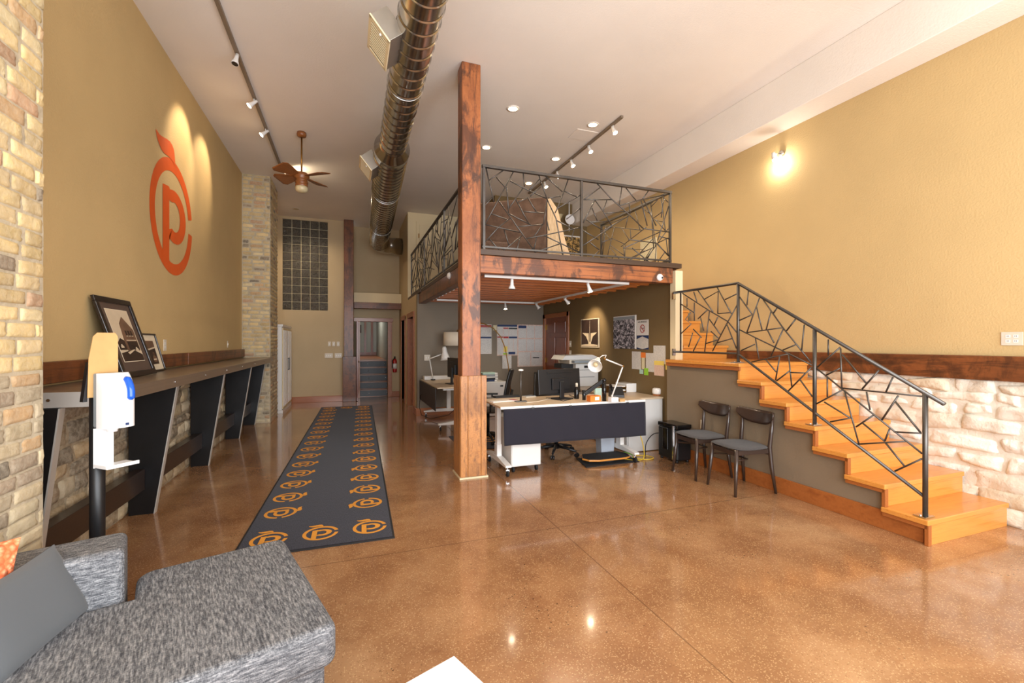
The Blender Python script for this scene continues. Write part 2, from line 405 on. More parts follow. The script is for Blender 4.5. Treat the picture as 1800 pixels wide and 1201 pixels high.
        if subsurf:
            b = o.modifiers.new('subsurf', 'SUBSURF'); b.levels = subsurf; b.render_levels = subsurf
        if parent is not None: o.parent = parent
        return o

def thing(name, label, cat, loc=(0, 0, 0), rz=0, group=None):
    o = bpy.data.objects.new(name, None); COL.objects.link(o); o.location = loc; o.rotation_euler = (0, 0, rz)
    o.empty_display_size = .1; o['label'] = label; o['category'] = cat
    if group: o['group'] = group
    return o
def tag(o, label, cat, group=None):
    o['label'] = label; o['category'] = cat
    if group: o['group'] = group
    return o
def struct(name, mb, mats, parent=None, **kw):
    o = mb.build(name, mats, parent, **kw)
    if parent is None: o['kind'] = 'structure'
    return o
def dup(root, loc, rz=None, label=None, group=None):
    def cp(o, par):
        c = o.copy(); COL.objects.link(c); c.parent = par
        for ch in [x for x in SRC if x.parent is o]: cp(ch, c)
        return c
    SRC = list(COL.objects); r = cp(root, None); r.location = loc
    if rz is not None: r.rotation_euler = (0, 0, rz)
    if label: r['label'] = label
    if group: r['group'] = group
    return r
def rotz(a): return Matrix.Rotation(a, 3, 'Z')

def masonry(mb, o, eu, ev, n, U, V, course, length, mortar=.012, relief=.02, lump=0.0, cols=((.5, .4, .3),), jit=.006, rough=.004, g=(5, 3), vary=.15, colfn=None, mcol=(.5, .45, .38), bulge=6):
    o, eu, ev, n = Vector(o), Vector(eu), Vector(ev), Vector(n); z = 0
    mb.col = mcol; mb.grid(lambda a, b: o + eu * U * a + ev * V * b + n * (relief * .45 + R.uniform(-1, 1) * rough * .6), max(2, int(U / .08)), max(2, int(V / .08)), 0)
    while z < V - .01:
        h = min(R.uniform(*course), V - z); x = -R.uniform(0, length[0] * .7)
        if V - z - h < course[0] * .5: h = V - z
        while x < U:
            L = R.uniform(*length); x0 = max(0, x); x1 = min(U, x + L)
            if x1 - x0 > .03:
                c = R.choice(cols) if colfn is None else colfn(x0, z); k = 1 + R.uniform(-vary, vary); mb.col = tuple(min(1, q * k) for q in c)
                jx = [R.uniform(-jit, jit) for _ in range(4)]; jz = [R.uniform(-jit, jit) for _ in range(4)]
                rl = relief * R.uniform(.75, 1.25); m2 = mortar / 2
                nz = {}
                def fn(a, b, x0=x0, x1=x1, z=z, h=h, rl=rl, jx=jx, jz=jz):
                    a = .5 - .5 * cos(pi * a); b = .5 - .5 * cos(pi * b)
                    w00 = (1 - a) * (1 - b); w10 = a * (1 - b); w01 = (1 - a) * b; w11 = a * b
                    X = x0 + m2 + (x1 - x0 - mortar) * a + w00 * jx[0] + w10 * jx[1] + w01 * jx[2] + w11 * jx[3]
                    Z = z + m2 + (h - mortar) * b + w00 * jz[0] + w10 * jz[1] + w01 * jz[2] + w11 * jz[3]
                    X = min(max(X, 0), U); Z = min(max(Z, 0), V)
                    e = (1 - abs(2 * a - 1) ** bulge) * (1 - abs(2 * b - 1) ** bulge)
                    return o + eu * X + ev * Z + n * (rl * e + (R.uniform(-rough, rough) if e > .01 else 0) + (lump * (mnoise.noise(Vector((X * 9, Z * 13, x0))) + .5 * mnoise.noise(Vector((X * 26, Z * 30, 3)))) * min(1, e * 2) if lump else 0))
                mb.grid(fn, g[0], g[1], 0)
            x += L
        z += h
    mb.col = (1, 1, 1)

# ================================================================= SETTING
XL, XR, H = -1.83, 5.10, 4.60
b = MB(); b.box(XL - .3, XR + .3, -1.6, 19.2, -.2, 0); struct('floor', b, 'floor')
b = MB(); b.box(XL - .3, XR + .3, -1.6, 13.0, H, H + .15); struct('ceiling', b, 'ceiling')
# soffit along the right wall
b = MB(); b.box(4.72, XR, -1.5, 8.95, 4.13, H); struct('trim_1', b, 'ceiling', bevel=.008)
b = MB(); b.box(XL - .25, XL, -1.6, 12.45, 0, H); struct('wall_left', b, 'tan')
b = MB(); b.box(XR, XR + .25, -1.6, 9.4, 0, H); struct('wall_right', b, 'tan')
# shopfront behind the camera
b = MB()
b.box(XL, XR, -1.6, -1.45, 3.6, H); b.box(XL, XR, -1.6, -1.45, 0, .3)
for x0, x1 in ((XL, -1.6), (1.75, 1.98), (4.97, XR)): b.box(x0, x1, -1.6, -1.45, .3, 3.6)
struct('wall_front', b, 'tan')
for i, (x0, x1) in enumerate(((-1.6, 1.75), (1.98, 4.97))):
    f = MB()
    for a in (x0, (x0 + x1) / 2 - .03, x1 - .06): f.box(a, a + .06, -1.57, -1.49, .3, 3.6)
    for z in (.3, 2.5, 3.54): f.box(x0, x1, -1.57, -1.49, z, z + .06)
    struct('window_%d' % (i + 1), f, 'deck_edge')
# back wall with the glass block window
b = MB()
GX0, GX1, GZ0, GZ1 = -1.51, -.48, 2.30, 4.535
b.box(XL, -.1, 12.2, 12.45, 0, GZ0); b.box(XL, -.1, 12.2, 12.45, GZ1, H); b.box(XL, GX0, 12.2, 12.45, GZ0, GZ1); b.box(GX1, -.1, 12.2, 12.45, GZ0, GZ1)
struct('wall_back', b, 'tan2')
b = MB(); nx, nz = 5, 11; dx = (GX1 - GX0) / nx; dz = (GZ1 - GZ0) / nz
b.box(GX0, GX1, 12.235, 12.40, GZ0, GZ1)
wg = struct('window_3', b, 'cream')
b = MB()
for i in range(nx):
    for j in range(nz):
        b.box(GX0 + dx * i + .006, GX0 + dx * (i + 1) - .006, 12.21, 12.24, GZ0 + dz * j + .006, GZ0 + dz * (j + 1) - .006)
b.build('glass_blocks', 'glassblock', wg, bevel=.008)
# recess behind the timber post with the opening to the rear stair
b = MB()
b.box(.12, .30, 12.7, 12.85, 0, H); b.box(.30, 1.02, 12.7, 12.85, 2.06, H); b.box(1.02, 1.6, 12.7, 12.85, 0, H)
b.box(-.1, -.02, 12.2, 12.85, 0, H)
struct('wall_recess', b, 'tan2')
b = MB()
b.box(.20, .30, 12.66, 12.86, 0, 2.06); b.box(1.02, 1.13, 12.66, 12.86, 0, 2.06); b.box(.14, 1.16, 12.65, 12.87, 2.06, 2.16)
struct('trim_2', b, 'pine_trim', bevel=.004)
# corridor behind
b = MB()
b.box(-.05, .26, 12.86, 19, 0, 3.2); b.box(1.08, 1.3, 12.86, 19, 0, 3.2); b.box(-.05, 1.3, 19, 19.1, 0, 3.2); b.box(-.05, 1.3, 12.87, 19, 3.2, 3.3)
struct('wall_corridor', b, 'corridor')
b = MB()
for i in range(4): b.box(.262, 1.078, 12.95 + .25 * i, 14.1, .19 * i, .19 * (i + 1) - .001)
b.box(.262, 1.078, 13.95, 18.95, 0, .97); stp = b.build('rear_staircase', 'pine_trim')
tag(stp, 'short dark staircase seen through the back doorway', 'stairs')
b = MB()
for i in range(5):
    y = 12.95 + .25 * i
    b.box(.262, 1.078, y - .012, y - .002, .19 * i + .012, .19 * (i + 1) - .015)
b.build('riser_cover', 'black_panel', stp, bevel=.003)
b = MB()
for i in range(5):
    y = 12.95 + .25 * i
    for x in (.55, 1.02): b = MB(); b.ball((x, y - .02, .19 * i + .1), .014, 0, 6); b.build('riser_stud', 'chrome', stp)
b = MB()
for x in (.60, .86): b.box(x, x + .09, 18.93, 18.995, .98, 3.0)
b.box(.262, 1.078, 18.96, 18.99, .98, 1.10)
struct('trim_3', b, 'door_wood')
b = MB()
b.box(.36, .5, 18.955, 18.985, 1.88, 2.2)
tag(b.build('corridor_sign', 'sepia_d'), 'small dark plaque on the pale corridor end wall', 'sign')
# open door leaf at the rear doorway
t = thing('rear_door', 'dark wooden door leaf standing open beside the timber post', 'door', (.22, 12.62, 0))
b = MB(); b.box(.20, .235, 12.0, 12.64, .01, 2.04); b.build('door_leaf', 'door_wood', t, bevel=.003)
b = MB(); b.ball((.255, 12.06, 1.0), .022, 0, 6); b.build('knob', 'chrome', t)
# timber header and ledge across the recess
b = MB(); b.box(.14, 1.33, 12.2, 12.42, 2.38, 2.54); struct('trim_4', b, 'reclaimed_dark', bevel=.006)
b = MB(); b.box(.14, 1.33, 12.22, 12.7, 2.542, 2.79); struct('trim_5', b, 'cream')
# timber post at the back
b = MB(); b.box(-.10, .13, 12.02, 12.195, 1.13, H)
bp = b.build('timber_post', 'reclaimed_dark', bevel=.008); tag(bp, 'dark reclaimed timber post against the back wall', 'post')
b = MB(); b.box(-.13, .19, 11.98, 12.195, 0, 1.14); b.build('post_base', 'reclaimed_dark', bp, bevel=.006)
# hall wall (x = 1.33) beside the desks, the upper closet wall and rear desk wall
b = MB()
def wall_x(x0, x1, y0, y1, z1, doors):
    ys = [y0]
    for d0, d1, dz in doors: ys += [d0, d1]
    ys.append(y1)
    for i in range(0, len(ys), 2): b.box(x0, x1, ys[i], ys[i + 1], 0, z1)
    for d0, d1, dz in doors: b.box(x0, x1, d0, d1, dz, z1)
wall_x(1.33, 1.50, 9.40, 12.7, 2.50, ((9.75, 10.68, 2.06), (11.33, 12.05, 2.06)))
b.box(1.33, 1.50, 10.84, 12.7, 2.50, H)
struct('wall_hall', b, 'tan2')
b = MB()
for d0, d1 in ((9.75, 10.68), (11.33, 12.05)):
    b.box(1.305, 1.52, d0 - .10, d0, 0, 2.15); b.box(1.305, 1.52, d1, d1 + .10, 0, 2.15); b.box(1.30, 1.52, d0 - .1, d1 + .1, 2.06, 2.17)
struct('trim_6', b, 'pine_trim', bevel=.004)
for i, (d0, d1) in enumerate(((9.75, 10.68), (11.33, 12.05))):
    f = MB(); f.box(1.44, 1.48, d0, d1, 0, 2.06); dd = struct('door_%d' % (i + 1), f, 'door_wood')
    f = MB()
    for z0, z1 in ((.25, .85), (1.0, 1.6), (1.7, 1.95)):
        for q in (0, 1): f.box(1.43, 1.44, d0 + .1 + q * (d1 - d0) / 2, d0 + (d1 - d0) / 2 * (q + 1) - .06, z0, z1)
    f.build('door_panel', 'door_wood', dd, bevel=.004)
b = MB(); b.box(1.33, 5.1, 9.26, 9.40, 0, 2.496); struct('wall_desk', b, 'grey_wall')
b = MB(); b.box(1.335, 2.9, 10.83, 10.95, 2.562, H); struct('wall_loft', b, 'cream')
b = MB(); b.box(2.9, XR, 8.95, 9.1, 2.56, H); b.box(2.9, 3.0, 9.1, 10.95, 2.56, H); struct('wall_loft_back', b, 'olive')
# closet door high on the loft wall
b = MB(); b.box(1.53, 2.3, 10.80, 10.84, 2.6, 4.40); cdw = struct('door_3', b, 'cream', bevel=.006)
b = MB(); b.box(1.60, 2.2, 10.785, 10.80, 2.62, 4.32); b.build('door_leaf', 'cream', cdw, bevel=.01)
b = MB(); b.box(1.575, 1.60, 10.775, 10.80, 4.0, 4.1); b.build('hinge', 'brass', cdw)
# poster wall (x=4.15) under the loft
b = MB()
b.box(4.15, 4.25, 4.95, 7.98, 0, 2.36); b.box(4.15, 4.25, 7.98, 9.24, 2.12, 2.36); b.box(4.19, 4.25, 7.98, 9.24, 0, 2.12)
struct('wall_poster', b, 'olive')
b = MB(); b.box(4.13, 4.21, 7.98, 8.07, 0, 2.12); b.box(4.13, 4.21, 9.13, 9.235, 0, 2.12); b.box(4.13, 4.21, 7.98, 9.235, 2.03, 2.12)
dr = struct('door_4', b, 'pine_trim', bevel=.004)
b = MB(); b.box(4.16, 4.20, 8.07, 9.13, .01, 2.03); b.build('door_leaf', 'door_wood', dr)
b = MB()
for z0, z1 in ((.2, .85), (.98, 1.6), (1.7, 1.93)):
    for y0 in (8.16, 8.65): b.box(4.145, 4.165, y0, y0 + .38, z0, z1)
b.build('door_panel', 'door_wood', dr, bevel=.01)
b = MB()
for z in (.3, 1.05, 1.78): b.box(4.135, 4.155, 9.10, 9.14, z, z + .11)
b.build('hinge', 'goldhinge', dr)
# cream end post where the loft meets the stair
b = MB(); b.box(4.10, 4.22, 4.84, 4.95, 1.27, 2.46); struct('trim_7', b, 'cream', bevel=.004)
# stair side wall stepping under the treads
RISE, RUN = .18, .281; Y1 = 2.017
noseY = [Y1 + RUN * i for i in range(6)] + [3.70]
b = MB()
for i in range(6):
    b.box(4.05, 4.15, noseY[i] + .05, (noseY[i + 1] + .05) if i < 5 else 3.742, 0, RISE * (i + 1) - .045)
b.box(4.05, 4.15, 3.742, 4.95, 0, 1.215)
struct('wall_stair', b, 'stairwall')
b = MB(); b.box(4.03, 4.05, 2.07, 4.92, 0, .152); struct('baseboard_stair', b, 'pine_trim', bevel=.003)
b = MB(); b.box(XL, -.13, 12.175, 12.2, 0, .15); struct('baseboard_back', b, 'pine_trim', bevel=.004)
b = MB(); b.box(1.13, 1.33, 12.675, 12.7, 0, .15); b.box(1.30, 1.33, 9.22, 9.65, 0, .15); b.box(1.31, 4.12, 9.23, 9.26, 0, .15); struct('baseboard_hall', b, 'pine_trim', bevel=.004)
b = MB(); b.box(4.125, 4.15, 5.0, 7.97, 0, .15); struct('baseboard_desk', b, 'pine_trim', bevel=.004)

# ---- masonry
def brickcol(x, z):
    k = R.random()
    dark = .06 + (.14 if z < 1.25 else 0) + (.05 if 2.9 < z < 3.4 else 0)
    if k < dark: return lin(R.choice([(148, 134, 114), (160, 142, 120), (132, 122, 106)]))
    if k < dark + .12: return lin(R.choice([(204, 168, 124), (196, 158, 124)]))
    if z < 1.3: return lin(R.choice([(196, 178, 144), (186, 170, 142), (206, 190, 156)]))
    return lin(R.choice([(216, 190, 136), (226, 200, 146), (206, 180, 130), (212, 188, 142), (222, 202, 156)]))
MORT = lin((192, 178, 152))
def pillar(name, y0, y1, detail):
    m = MB(); xf = -1.37
    # room face, near face, far face
    masonry(m, (xf, y0, 0), (0, 1, 0), (0, 0, 1), (1, 0, 0), y1 - y0, H, (.066, .078), (.17, .24), .008, .014, colfn=brickcol, mcol=MORT, g=detail, jit=.005, bulge=14, rough=.003)
    masonry(m, (XL, y0, 0), (1, 0, 0), (0, 0, 1), (0, -1, 0), xf - XL, H, (.066, .078), (.17, .24), .008, .014, colfn=brickcol, mcol=MORT, g=detail, bulge=14, rough=.003)
    masonry(m, (XL, y1, 0), (1, 0, 0), (0, 0, 1), (0, 1, 0), xf - XL, H, (.066, .078), (.17, .24), .008, .014, colfn=brickcol, mcol=MORT, g=detail, bulge=14, rough=.003)
    m.col = MORT; m.box(XL, xf + .004, y0 - .004, y1 + .004, 0, H)
    return struct(name, m, 'brick')
pillar('wall_brick_near', 2.42, 2.765, (9, 6))
pillar('wall_brick_far', 9.40, 10.25, (4, 3))
def tancol(x, z): return lin(R.choice([(150, 132, 106), (170, 148, 116), (186, 168, 134), (134, 116, 94), (176, 150, 112), (120, 108, 92), (190, 176, 150)]))
m = MB(); masonry(m, (XL, 2.80, 0), (0, 1, 0), (0, 0, 1), (1, 0, 0), 6.6, 1.17, (.09, .17), (.16, .42), .008, .035, .014, colfn=tancol, mcol=lin((150, 134, 110)), jit=.02, g=(9, 5), rough=.006, bulge=9)
struct('wall_stone_left', m, 'stone_tan')
def whitecol(x, z): return lin(R.choice([(230, 224, 210), (236, 232, 222), (222, 212, 194), (234, 228, 216), (210, 196, 172)]))
m = MB(); masonry(m, (XR, 4.95, 0), (0, -1, 0), (0, 0, 1), (-1, 0, 0), 6.45, 1.18, (.09, .20), (.16, .5), .004, .045, .022, colfn=whitecol, mcol=lin((226, 220, 206)), jit=.034, g=(18, 10), rough=.004, vary=.07, bulge=7)
struct('wall_stone_right', m, 'stone_white')
# timber rails capping the stone
b = MB()
for y0, y1 in ((2.81, 3.25), (3.26, 6.3), (6.31, 9.38)): b.box(XL, XL + .05, y0, y1, 1.235, 1.375)
struct('trim_8', b, 'reclaimed_dark', bevel=.006)
b = MB(); b.box(XR - .06, XR, -1.4, 4.9, 1.18, 1.387); struct('trim_9', b, 'reclaimed_dark', bevel=.006)

# ================================================================= STAIRCASE
t = thing('staircase', 'honey pine staircase with knotty treads rising along the white stone wall', 'stairs', (3.98, 2.02, 0))
SX0, SX1 = 3.98, 5.05
for i in range(6):
    y = noseY[i]; z = RISE * (i + 1) + .012
    tb = MB(); tb.box(SX0, SX1, y, noseY[i + 1] + .03, z - .04, z); tb.build('tread', 'pine', t, bevel=.006)
    rb = MB(); rb.box(SX0 + .025, SX1, y + .014, y + .036, z - RISE if i else 0, z - .041); rb.build('riser', 'pine', t, bevel=.002)
rb = MB(); rb.box(SX0 + .025, SX1, 3.716, 3.738, RISE * 6 + .012, 1.231); rb.build('riser', 'pine', t)
lb = MB()
for k in range(5): lb.box(SX0, SX1, 3.70 + k * .24, 3.70 + (k + 1) * .24 - .002, 1.232, 1.272)
lb.build('landing', 'pine', t, bevel=.004)
tb = MB()   # trim board following the profile on the open side
for i in range(6):
    y = noseY[i]; z = RISE * (i + 1) + .012
    tb.box(SX0 + .012, SX0 + .03, y + .004, noseY[i + 1] + .026, z - .07, z - .041)
    tb.box(SX0 + .012, SX0 + .05, y + .003, y + .03, z - RISE + .001 if i else 0, z - .041)
tb.box(SX0 + .012, SX0 + .03, 3.704, 4.9, 1.19, 1.231)
tb.build('side_trim', 'pine_trim', t, bevel=.002)
for i in range(7):
    z = 1.272 + .183 * (i + 1); y = 4.90 + .26 * i
    tb = MB(); tb.box(4.262, SX1, y - .03, y + .27, z - .035, z); tb.build('tread', 'pine', t, bevel=.005)
    rb = MB(); rb.box(4.262, SX1, y, y + .02, z - .183, z - .036); rb.build('riser', 'pine', t)

# ================================================================= LOFT
t = thing('mezzanine_loft', 'timber mezzanine loft with plank joists over the desks', 'loft', (1.4, 4.9, 2.29))
b = MB(); b.box(1.395, 4.09, 4.88, 5.02, 2.293, 2.495); b.box(4.09, 4.22, 4.96, 5.02, 2.293, 2.495); b.build('front_beam', 'reclaimed', t, bevel=.008)
b = MB(); b.box(1.36, 1.50, 5.03, 9.25, 2.293, 2.495); b.build('side_beam', 'reclaimed_dark', t, bevel=.008)
b = MB(); b.box(1.395, 4.22, 4.86, 5.03, 2.497, 2.56); b.box(1.36, 4.22, 5.03, 8.94, 2.497, 2.56); b.box(1.335, 2.88, 8.94, 10.83, 2.497, 2.56); b.build('deck', 'deck_edge', t, bevel=.003)
b = MB(); y = 5.18
while y < 9.2:
    b.box(1.502, 4.148, y, y + .05, 2.335, 2.47); y += .285
b.build('joist', 'joist', t, bevel=.003)
b = MB()
y = 5.03
while y < 9.2: b.box(1.502, 4.148, y, y + .135, 2.471, 2.495); y += .138
b.build('deck_plank', 'reclaimed_dark', t, bevel=.002)
b = MB()
for k in range(12):
    y = 5.25 + k * .285; b = MB(); b.box(1.50, 1.53, y + .055, y + .10, 2.30, 2.36); b.build('joist_hanger', 'white', t)

# main timber post
t = tag(MB().box(1.175, 1.39, 4.80, 5.0, .9, H).build('timber_post', 'reclaimed', bevel=.010), 'tall rough-sawn orange timber post carrying the loft corner', 'post')
b = MB(); b.box(1.165, 1.44, 4.785, 5.09, .02, 1.12)
for x0, x1 in ((1.155, 1.235), (1.238, 1.385), (1.388, 1.45)): b.box(x0, x1, 4.772, 4.79, .02, 1.13)
for y0, y1 in ((4.79, 4.88), (4.883, 5.02), (5.023, 5.10)): b.box(1.15, 1.166, y0, y1, .02, 1.125); b.box(1.439, 1.453, y0, y1, .02, 1.125)
b.build('post_base', 'post_cladding', t, bevel=.004)
b = MB(); b.box(1.14, 1.465, 4.76, 5.115, 0, .018); b.build('base_plate', 'cream', t)

# ---- railings
def gen_lattice(W, Hh, n, seed, minl=.1):
    r = random.Random(seed); segs = [((0, 0), (W, 0)), ((W, 0), (W, Hh)), ((W, Hh), (0, Hh)), ((0, Hh), (0, 0))]; out = []
    def hit(p, d):
        best = None
        for a, c in segs:
            ex, ey = c[0] - a[0], c[1] - a[1]; den = d[0] * ey - d[1] * ex
            if abs(den) < 1e-9: continue
            t_ = ((a[0] - p[0]) * ey - (a[1] - p[1]) * ex) / den; u_ = ((a[0] - p[0]) * d[1] - (a[1] - p[1]) * d[0]) / den
            if t_ > 1e-5 and -1e-6 <= u_ <= 1 + 1e-6 and (best is None or t_ < best): best = t_
        return best
    tries = 0
    while len(out) < n and tries < n * 12:
        tries += 1
        p = (r.uniform(0, W), r.uniform(0, Hh)); a = r.uniform(0, pi); d = (cos(a), sin(a))
        t1 = hit(p, d); t2 = hit(p, (-d[0], -d[1]))
        if t1 is None or t2 is None: continue
        cap = .75 * Hh; t1 = t1 if t1 < cap else cap * r.random(); t2 = t2 if t2 < cap else cap * r.random()
        if t1 + t2 < minl: continue
        s = ((p[0] + d[0] * t1, p[1] + d[1] * t1), (p[0] - d[0] * t2, p[1] - d[1] * t2)); segs.append(s); out.append(s)
    return out

SF1 = """532,148 583,365|555,230 645,168|595,212 660,285 672,400|703,175 610,350 525,505|525,388 572,338|680,235 755,275 905,345|760,183 768,270|758,280 672,405
855,200 905,345|860,225 795,292|881,260 803,329|912,341 988,328|893,204 1000,303|1035,225 975,390 955,430|1010,298 1085,332|1110,322 965,405
905,345 960,465 1003,695|907,353 884,500|610,355 845,685|565,435 662,470|525,500 745,550"""
SF2 = """425,480 265,605 85,800|410,420 710,570|500,230 670,545|535,265 655,215|655,205 775,400|605,390 870,410|520,590 855,560|855,565 740,720|640,745 870,705 1260,620 1355,600
870,705 1355,935|775,920 1085,815|775,730 740,885|145,745 295,915|345,630 410,835|580,710 315,920|555,740 505,935|910,510 940,640|1355,345 1170,490|1040,510 1260,620|1270,625 1230,770|380,70 405,410"""
SF3 = """600,235 740,385 905,530 1040,665|630,270 470,388|470,388 745,388|575,395 465,610|580,395 670,520 740,640|690,395 655,505|550,470 600,590|835,270 810,440|815,445 970,400 1290,335
875,275 980,405|1090,305 1035,380|670,520 870,500|495,580 650,680|520,603 700,598|905,435 920,520|455,680 610,770|460,830 740,650|650,690 900,545|530,800 620,870|540,950 620,880|1040,665 1290,700
850,855 1200,700|1020,400 1080,640|1045,390 1165,640|1240,345 1215,560|1285,450 1180,780|1190,740 1290,765|1160,800 1290,930|900,770 1160,805|640,800 740,760|930,850 1100,990|1050,880 870,1000"""
SS1 = """215,195 455,350 650,465 745,580|325,180 355,275|365,170 510,375|550,140 685,390|430,250 560,175 555,390|555,390 680,380|625,255 740,200|745,300 640,490 505,750|330,285 330,460|260,240 260,325
205,300 325,380|295,380 245,445 300,490 205,580|455,355 365,440|475,370 455,540 430,755|390,425 420,555|475,445 580,590|555,425 520,500|490,560 560,625|320,540 400,620|385,620 320,750|315,575 275,710|435,680 560,640|550,670 690,630|640,490 735,725"""
SS2 = """765,230 885,395|850,170 835,310|955,240 835,570|885,400 765,455|925,320 980,545|835,572 1180,525|990,255 1180,525 1455,865|1065,370 1020,545|1125,335 1090,385|1300,445 1215,555|1385,495 1360,745
1030,545 1095,670|1185,535 1065,800|765,545 915,620 1235,775 1460,885|1310,685 1180,740|915,620 950,825|910,685 780,745|880,855 1235,775|1015,830 1115,950|1150,800 1110,1030|1235,785 1265,1090|1250,955 1390,960|1120,1035 1245,940|1455,905 1235,1130|1345,1025 1465,1190"""
SS3 = """160,105 160,185|220,145 105,245|222,150 228,350|220,250 150,285|100,250 230,355 632,680|230,350 630,392|155,290 155,395|230,360 100,430|230,180 350,325|415,260 330,355|485,295 450,370|352,368 370,460
240,360 315,635|512,388 430,510|497,418 625,575|490,570 628,578|140,420 270,500|275,500 170,520|385,488 300,545|335,528 445,618|468,555 445,615|310,632 550,618|445,622 545,745|632,705 495,768"""
def traced(mb, txt, sc, ox, oy, r=.0075, **pl):
    for seg in txt.replace('\n', '|').split('|'):
        p = [tuple(map(float, q.split(','))) for q in seg.split()]
        pts = [at(x / sc + ox, y / sc + oy, **pl) for x, y in p]
        mb.tube(pts, r, 6, 0)
# front railing of the loft
t = thing('loft_railing', 'front railing of the loft, grey iron with an irregular branching lattice', 'railing', (1.47, 4.95, 2.56))
b = MB()
for X in (1.47, at(1022, 400, Y=4.95).x, 4.10): b.box(X - .014, X + .014, 4.936, 4.964, 2.562, 3.53); b.build('post', 'iron', t); b = MB()
b.box(1.45, 4.12, 4.93, 4.97, 3.52, 3.55); b.build('top_rail', 'iron', t)
b = MB(); b.box(1.45, 4.12, 4.94, 4.96, 2.595, 2.615); b.build('bottom_rail', 'iron', t)
b = MB(); traced(b, SF1, 3.4615, 700, 250, Y=4.95); traced(b, SF2, 7.505, 840, 320, Y=4.95); traced(b, SF3, 5.461, 940, 280, Y=4.95)
b.build('lattice', 'iron', t)
def side_rail(label, X, y0, y1, n, seed, posts):
    t = thing('loft_railing', label, 'railing', (X, y0, 2.56))
    for y in posts:
        b = MB(); b.box(X - .014, X + .014, y - .014, y + .014, 2.562, 3.52); b.build('post', 'iron', t)
    b = MB(); b.box(X - .018, X + .018, y0, y1, 3.52, 3.55); b.build('top_rail', 'iron', t)
    b = MB(); b.box(X - .01, X + .01, y0, y1, 2.595, 2.615); b.build('bottom_rail', 'iron', t)
    b = MB()
    for p, q in gen_lattice(y1 - y0, .9, n, seed): b.tube([(X, y0 + p[0], 2.61 + p[1]), (X, y0 + q[0], 2.61 + q[1])], .0065, 6, 0)
    b.build('lattice', 'iron', t)
side_rail('left side railing of the loft running back along the hall', 1.385, 5.01, 10.6, 120, 3, (5.03, 6.8, 8.7, 10.58))
side_rail('right side railing of the loft above the stair', 4.10, 4.99, 6.72, 48, 11, (6.70,))
# stair railing
SX = 4.06
t = thing('stair_railing', 'grey iron stair railing with angular branching lattice', 'railing', (SX, 2.07, .19))
b = MB(); b.tube([(SX, 4.83, 2.157), (SX, 3.79, 2.157), (SX, 1.96, 1.05)], .016, 8); b.build('top_rail', 'iron', t)
b = MB(); b.tube([(SX, 4.83, 1.375), (SX, 3.79, 1.375), (SX, 2.07, .335)], .013, 8); b.build('bottom_rail', 'iron', t)
for y, z0, z1 in ((2.075, .195, 1.12), (2.92, .735, 1.62), (3.785, 1.274, 2.15)):
    b = MB(); b.cyl((SX, y, z0), (SX, y, z1), .017, 10); p = b.build('post', 'iron', t)
    b = MB(); b.box(SX - .055, SX + .055, y - .03, y + .05, z0, z0 + .008)
    for dx in (-.04, .04): b.cyl((SX + dx, y + .01, z0 + .008), (SX + dx, y + .01, z0 + .016), .009, 6)
    b.build('base_plate', 'chrome', p)
b = MB(); b.box(SX - .008, SX + .008, 4.69, 4.706, 1.375, 2.157); b.build('post', 'iron', t)
b = MB(); traced(b, SS1, 5.459, 1160, 480, .007, X=SX); traced(b, SS2, 5.459, 1160, 480, .007, X=SX); traced(b, SS3, 2.86, 1400, 560, .007, X=SX)
b.build('lattice', 'iron', t)
for z in (1.375, 2.12):
    b = MB(); b.box(SX - .02, SX + .02, 4.815, 4.838, z - .05, z + .04); b.build('wall_bracket', 'chrome', t)

# ================================================================= COUNTER
t = thing('bar_counter', 'long weathered bar counter on tapered black supports along the left wall', 'counter', (-1.8, 3.2, 0))
b = MB(); b.box(-1.825, -1.32, 3.2, 9.38, 1.135, 1.22)
b.build('worktop', 'counter', t, bevel=.004)
b = MB(); b.box(-1.32, -1.312, 3.2, 9.38, 1.137, 1.218); b.build('front_edge', 'counter', t)
b = MB(); b.box(-1.825, -1.31, 3.190, 3.2, 1.137, 1.222); b.build('end_plate', 'steel_edge', t)
for (x, y) in [(-1.312, 3.5 + k * .82) for k in range(8)]:
    b = MB(); b.cyl((x, y, 1.18), (x + .006, y, 1.18), .009, 6); b.build('rivet', 'chrome', t)
for k in (-1.55, -1.36):
    b = MB(); b.cyl((k, 3.19, 1.18), (k, 3.184, 1.18), .009, 6); b.build('rivet', 'chrome', t)
for y in (3.22, 4.80, 6.42, 8.05, 9.28):
    xt, xb = (-1.50, -1.63) if y < 3.4 else (-1.43, -1.60)
    b = MB(); b.prism([(-1.78, 0), (xb, 0), (xt, 1.134), (-1.78, 1.134)], (0, y, 0), (1, 0, 0), (0, 0, 1), .045); p = b.build('support', 'black_panel', t, bevel=.002)
    b = MB(); b.prism([(xb, .0), (xb + .008, 0), (xt + .008, 1.134), (xt, 1.134)], (0, y + .002, 0), (1, 0, 0), (0, 0, 1), .05); b.build('metal_edge', 'steel_edge', p)
ys = (3.22, 4.80, 6.42, 8.05, 9.28)
for y0, y1 in zip(ys[:-1], ys[1:]):
    b = MB(); b.box(-1.745, -1.66, y0 + .008, y1 - .052, .22, .40); b.build('rail', 'ledger', t, bevel=.003)

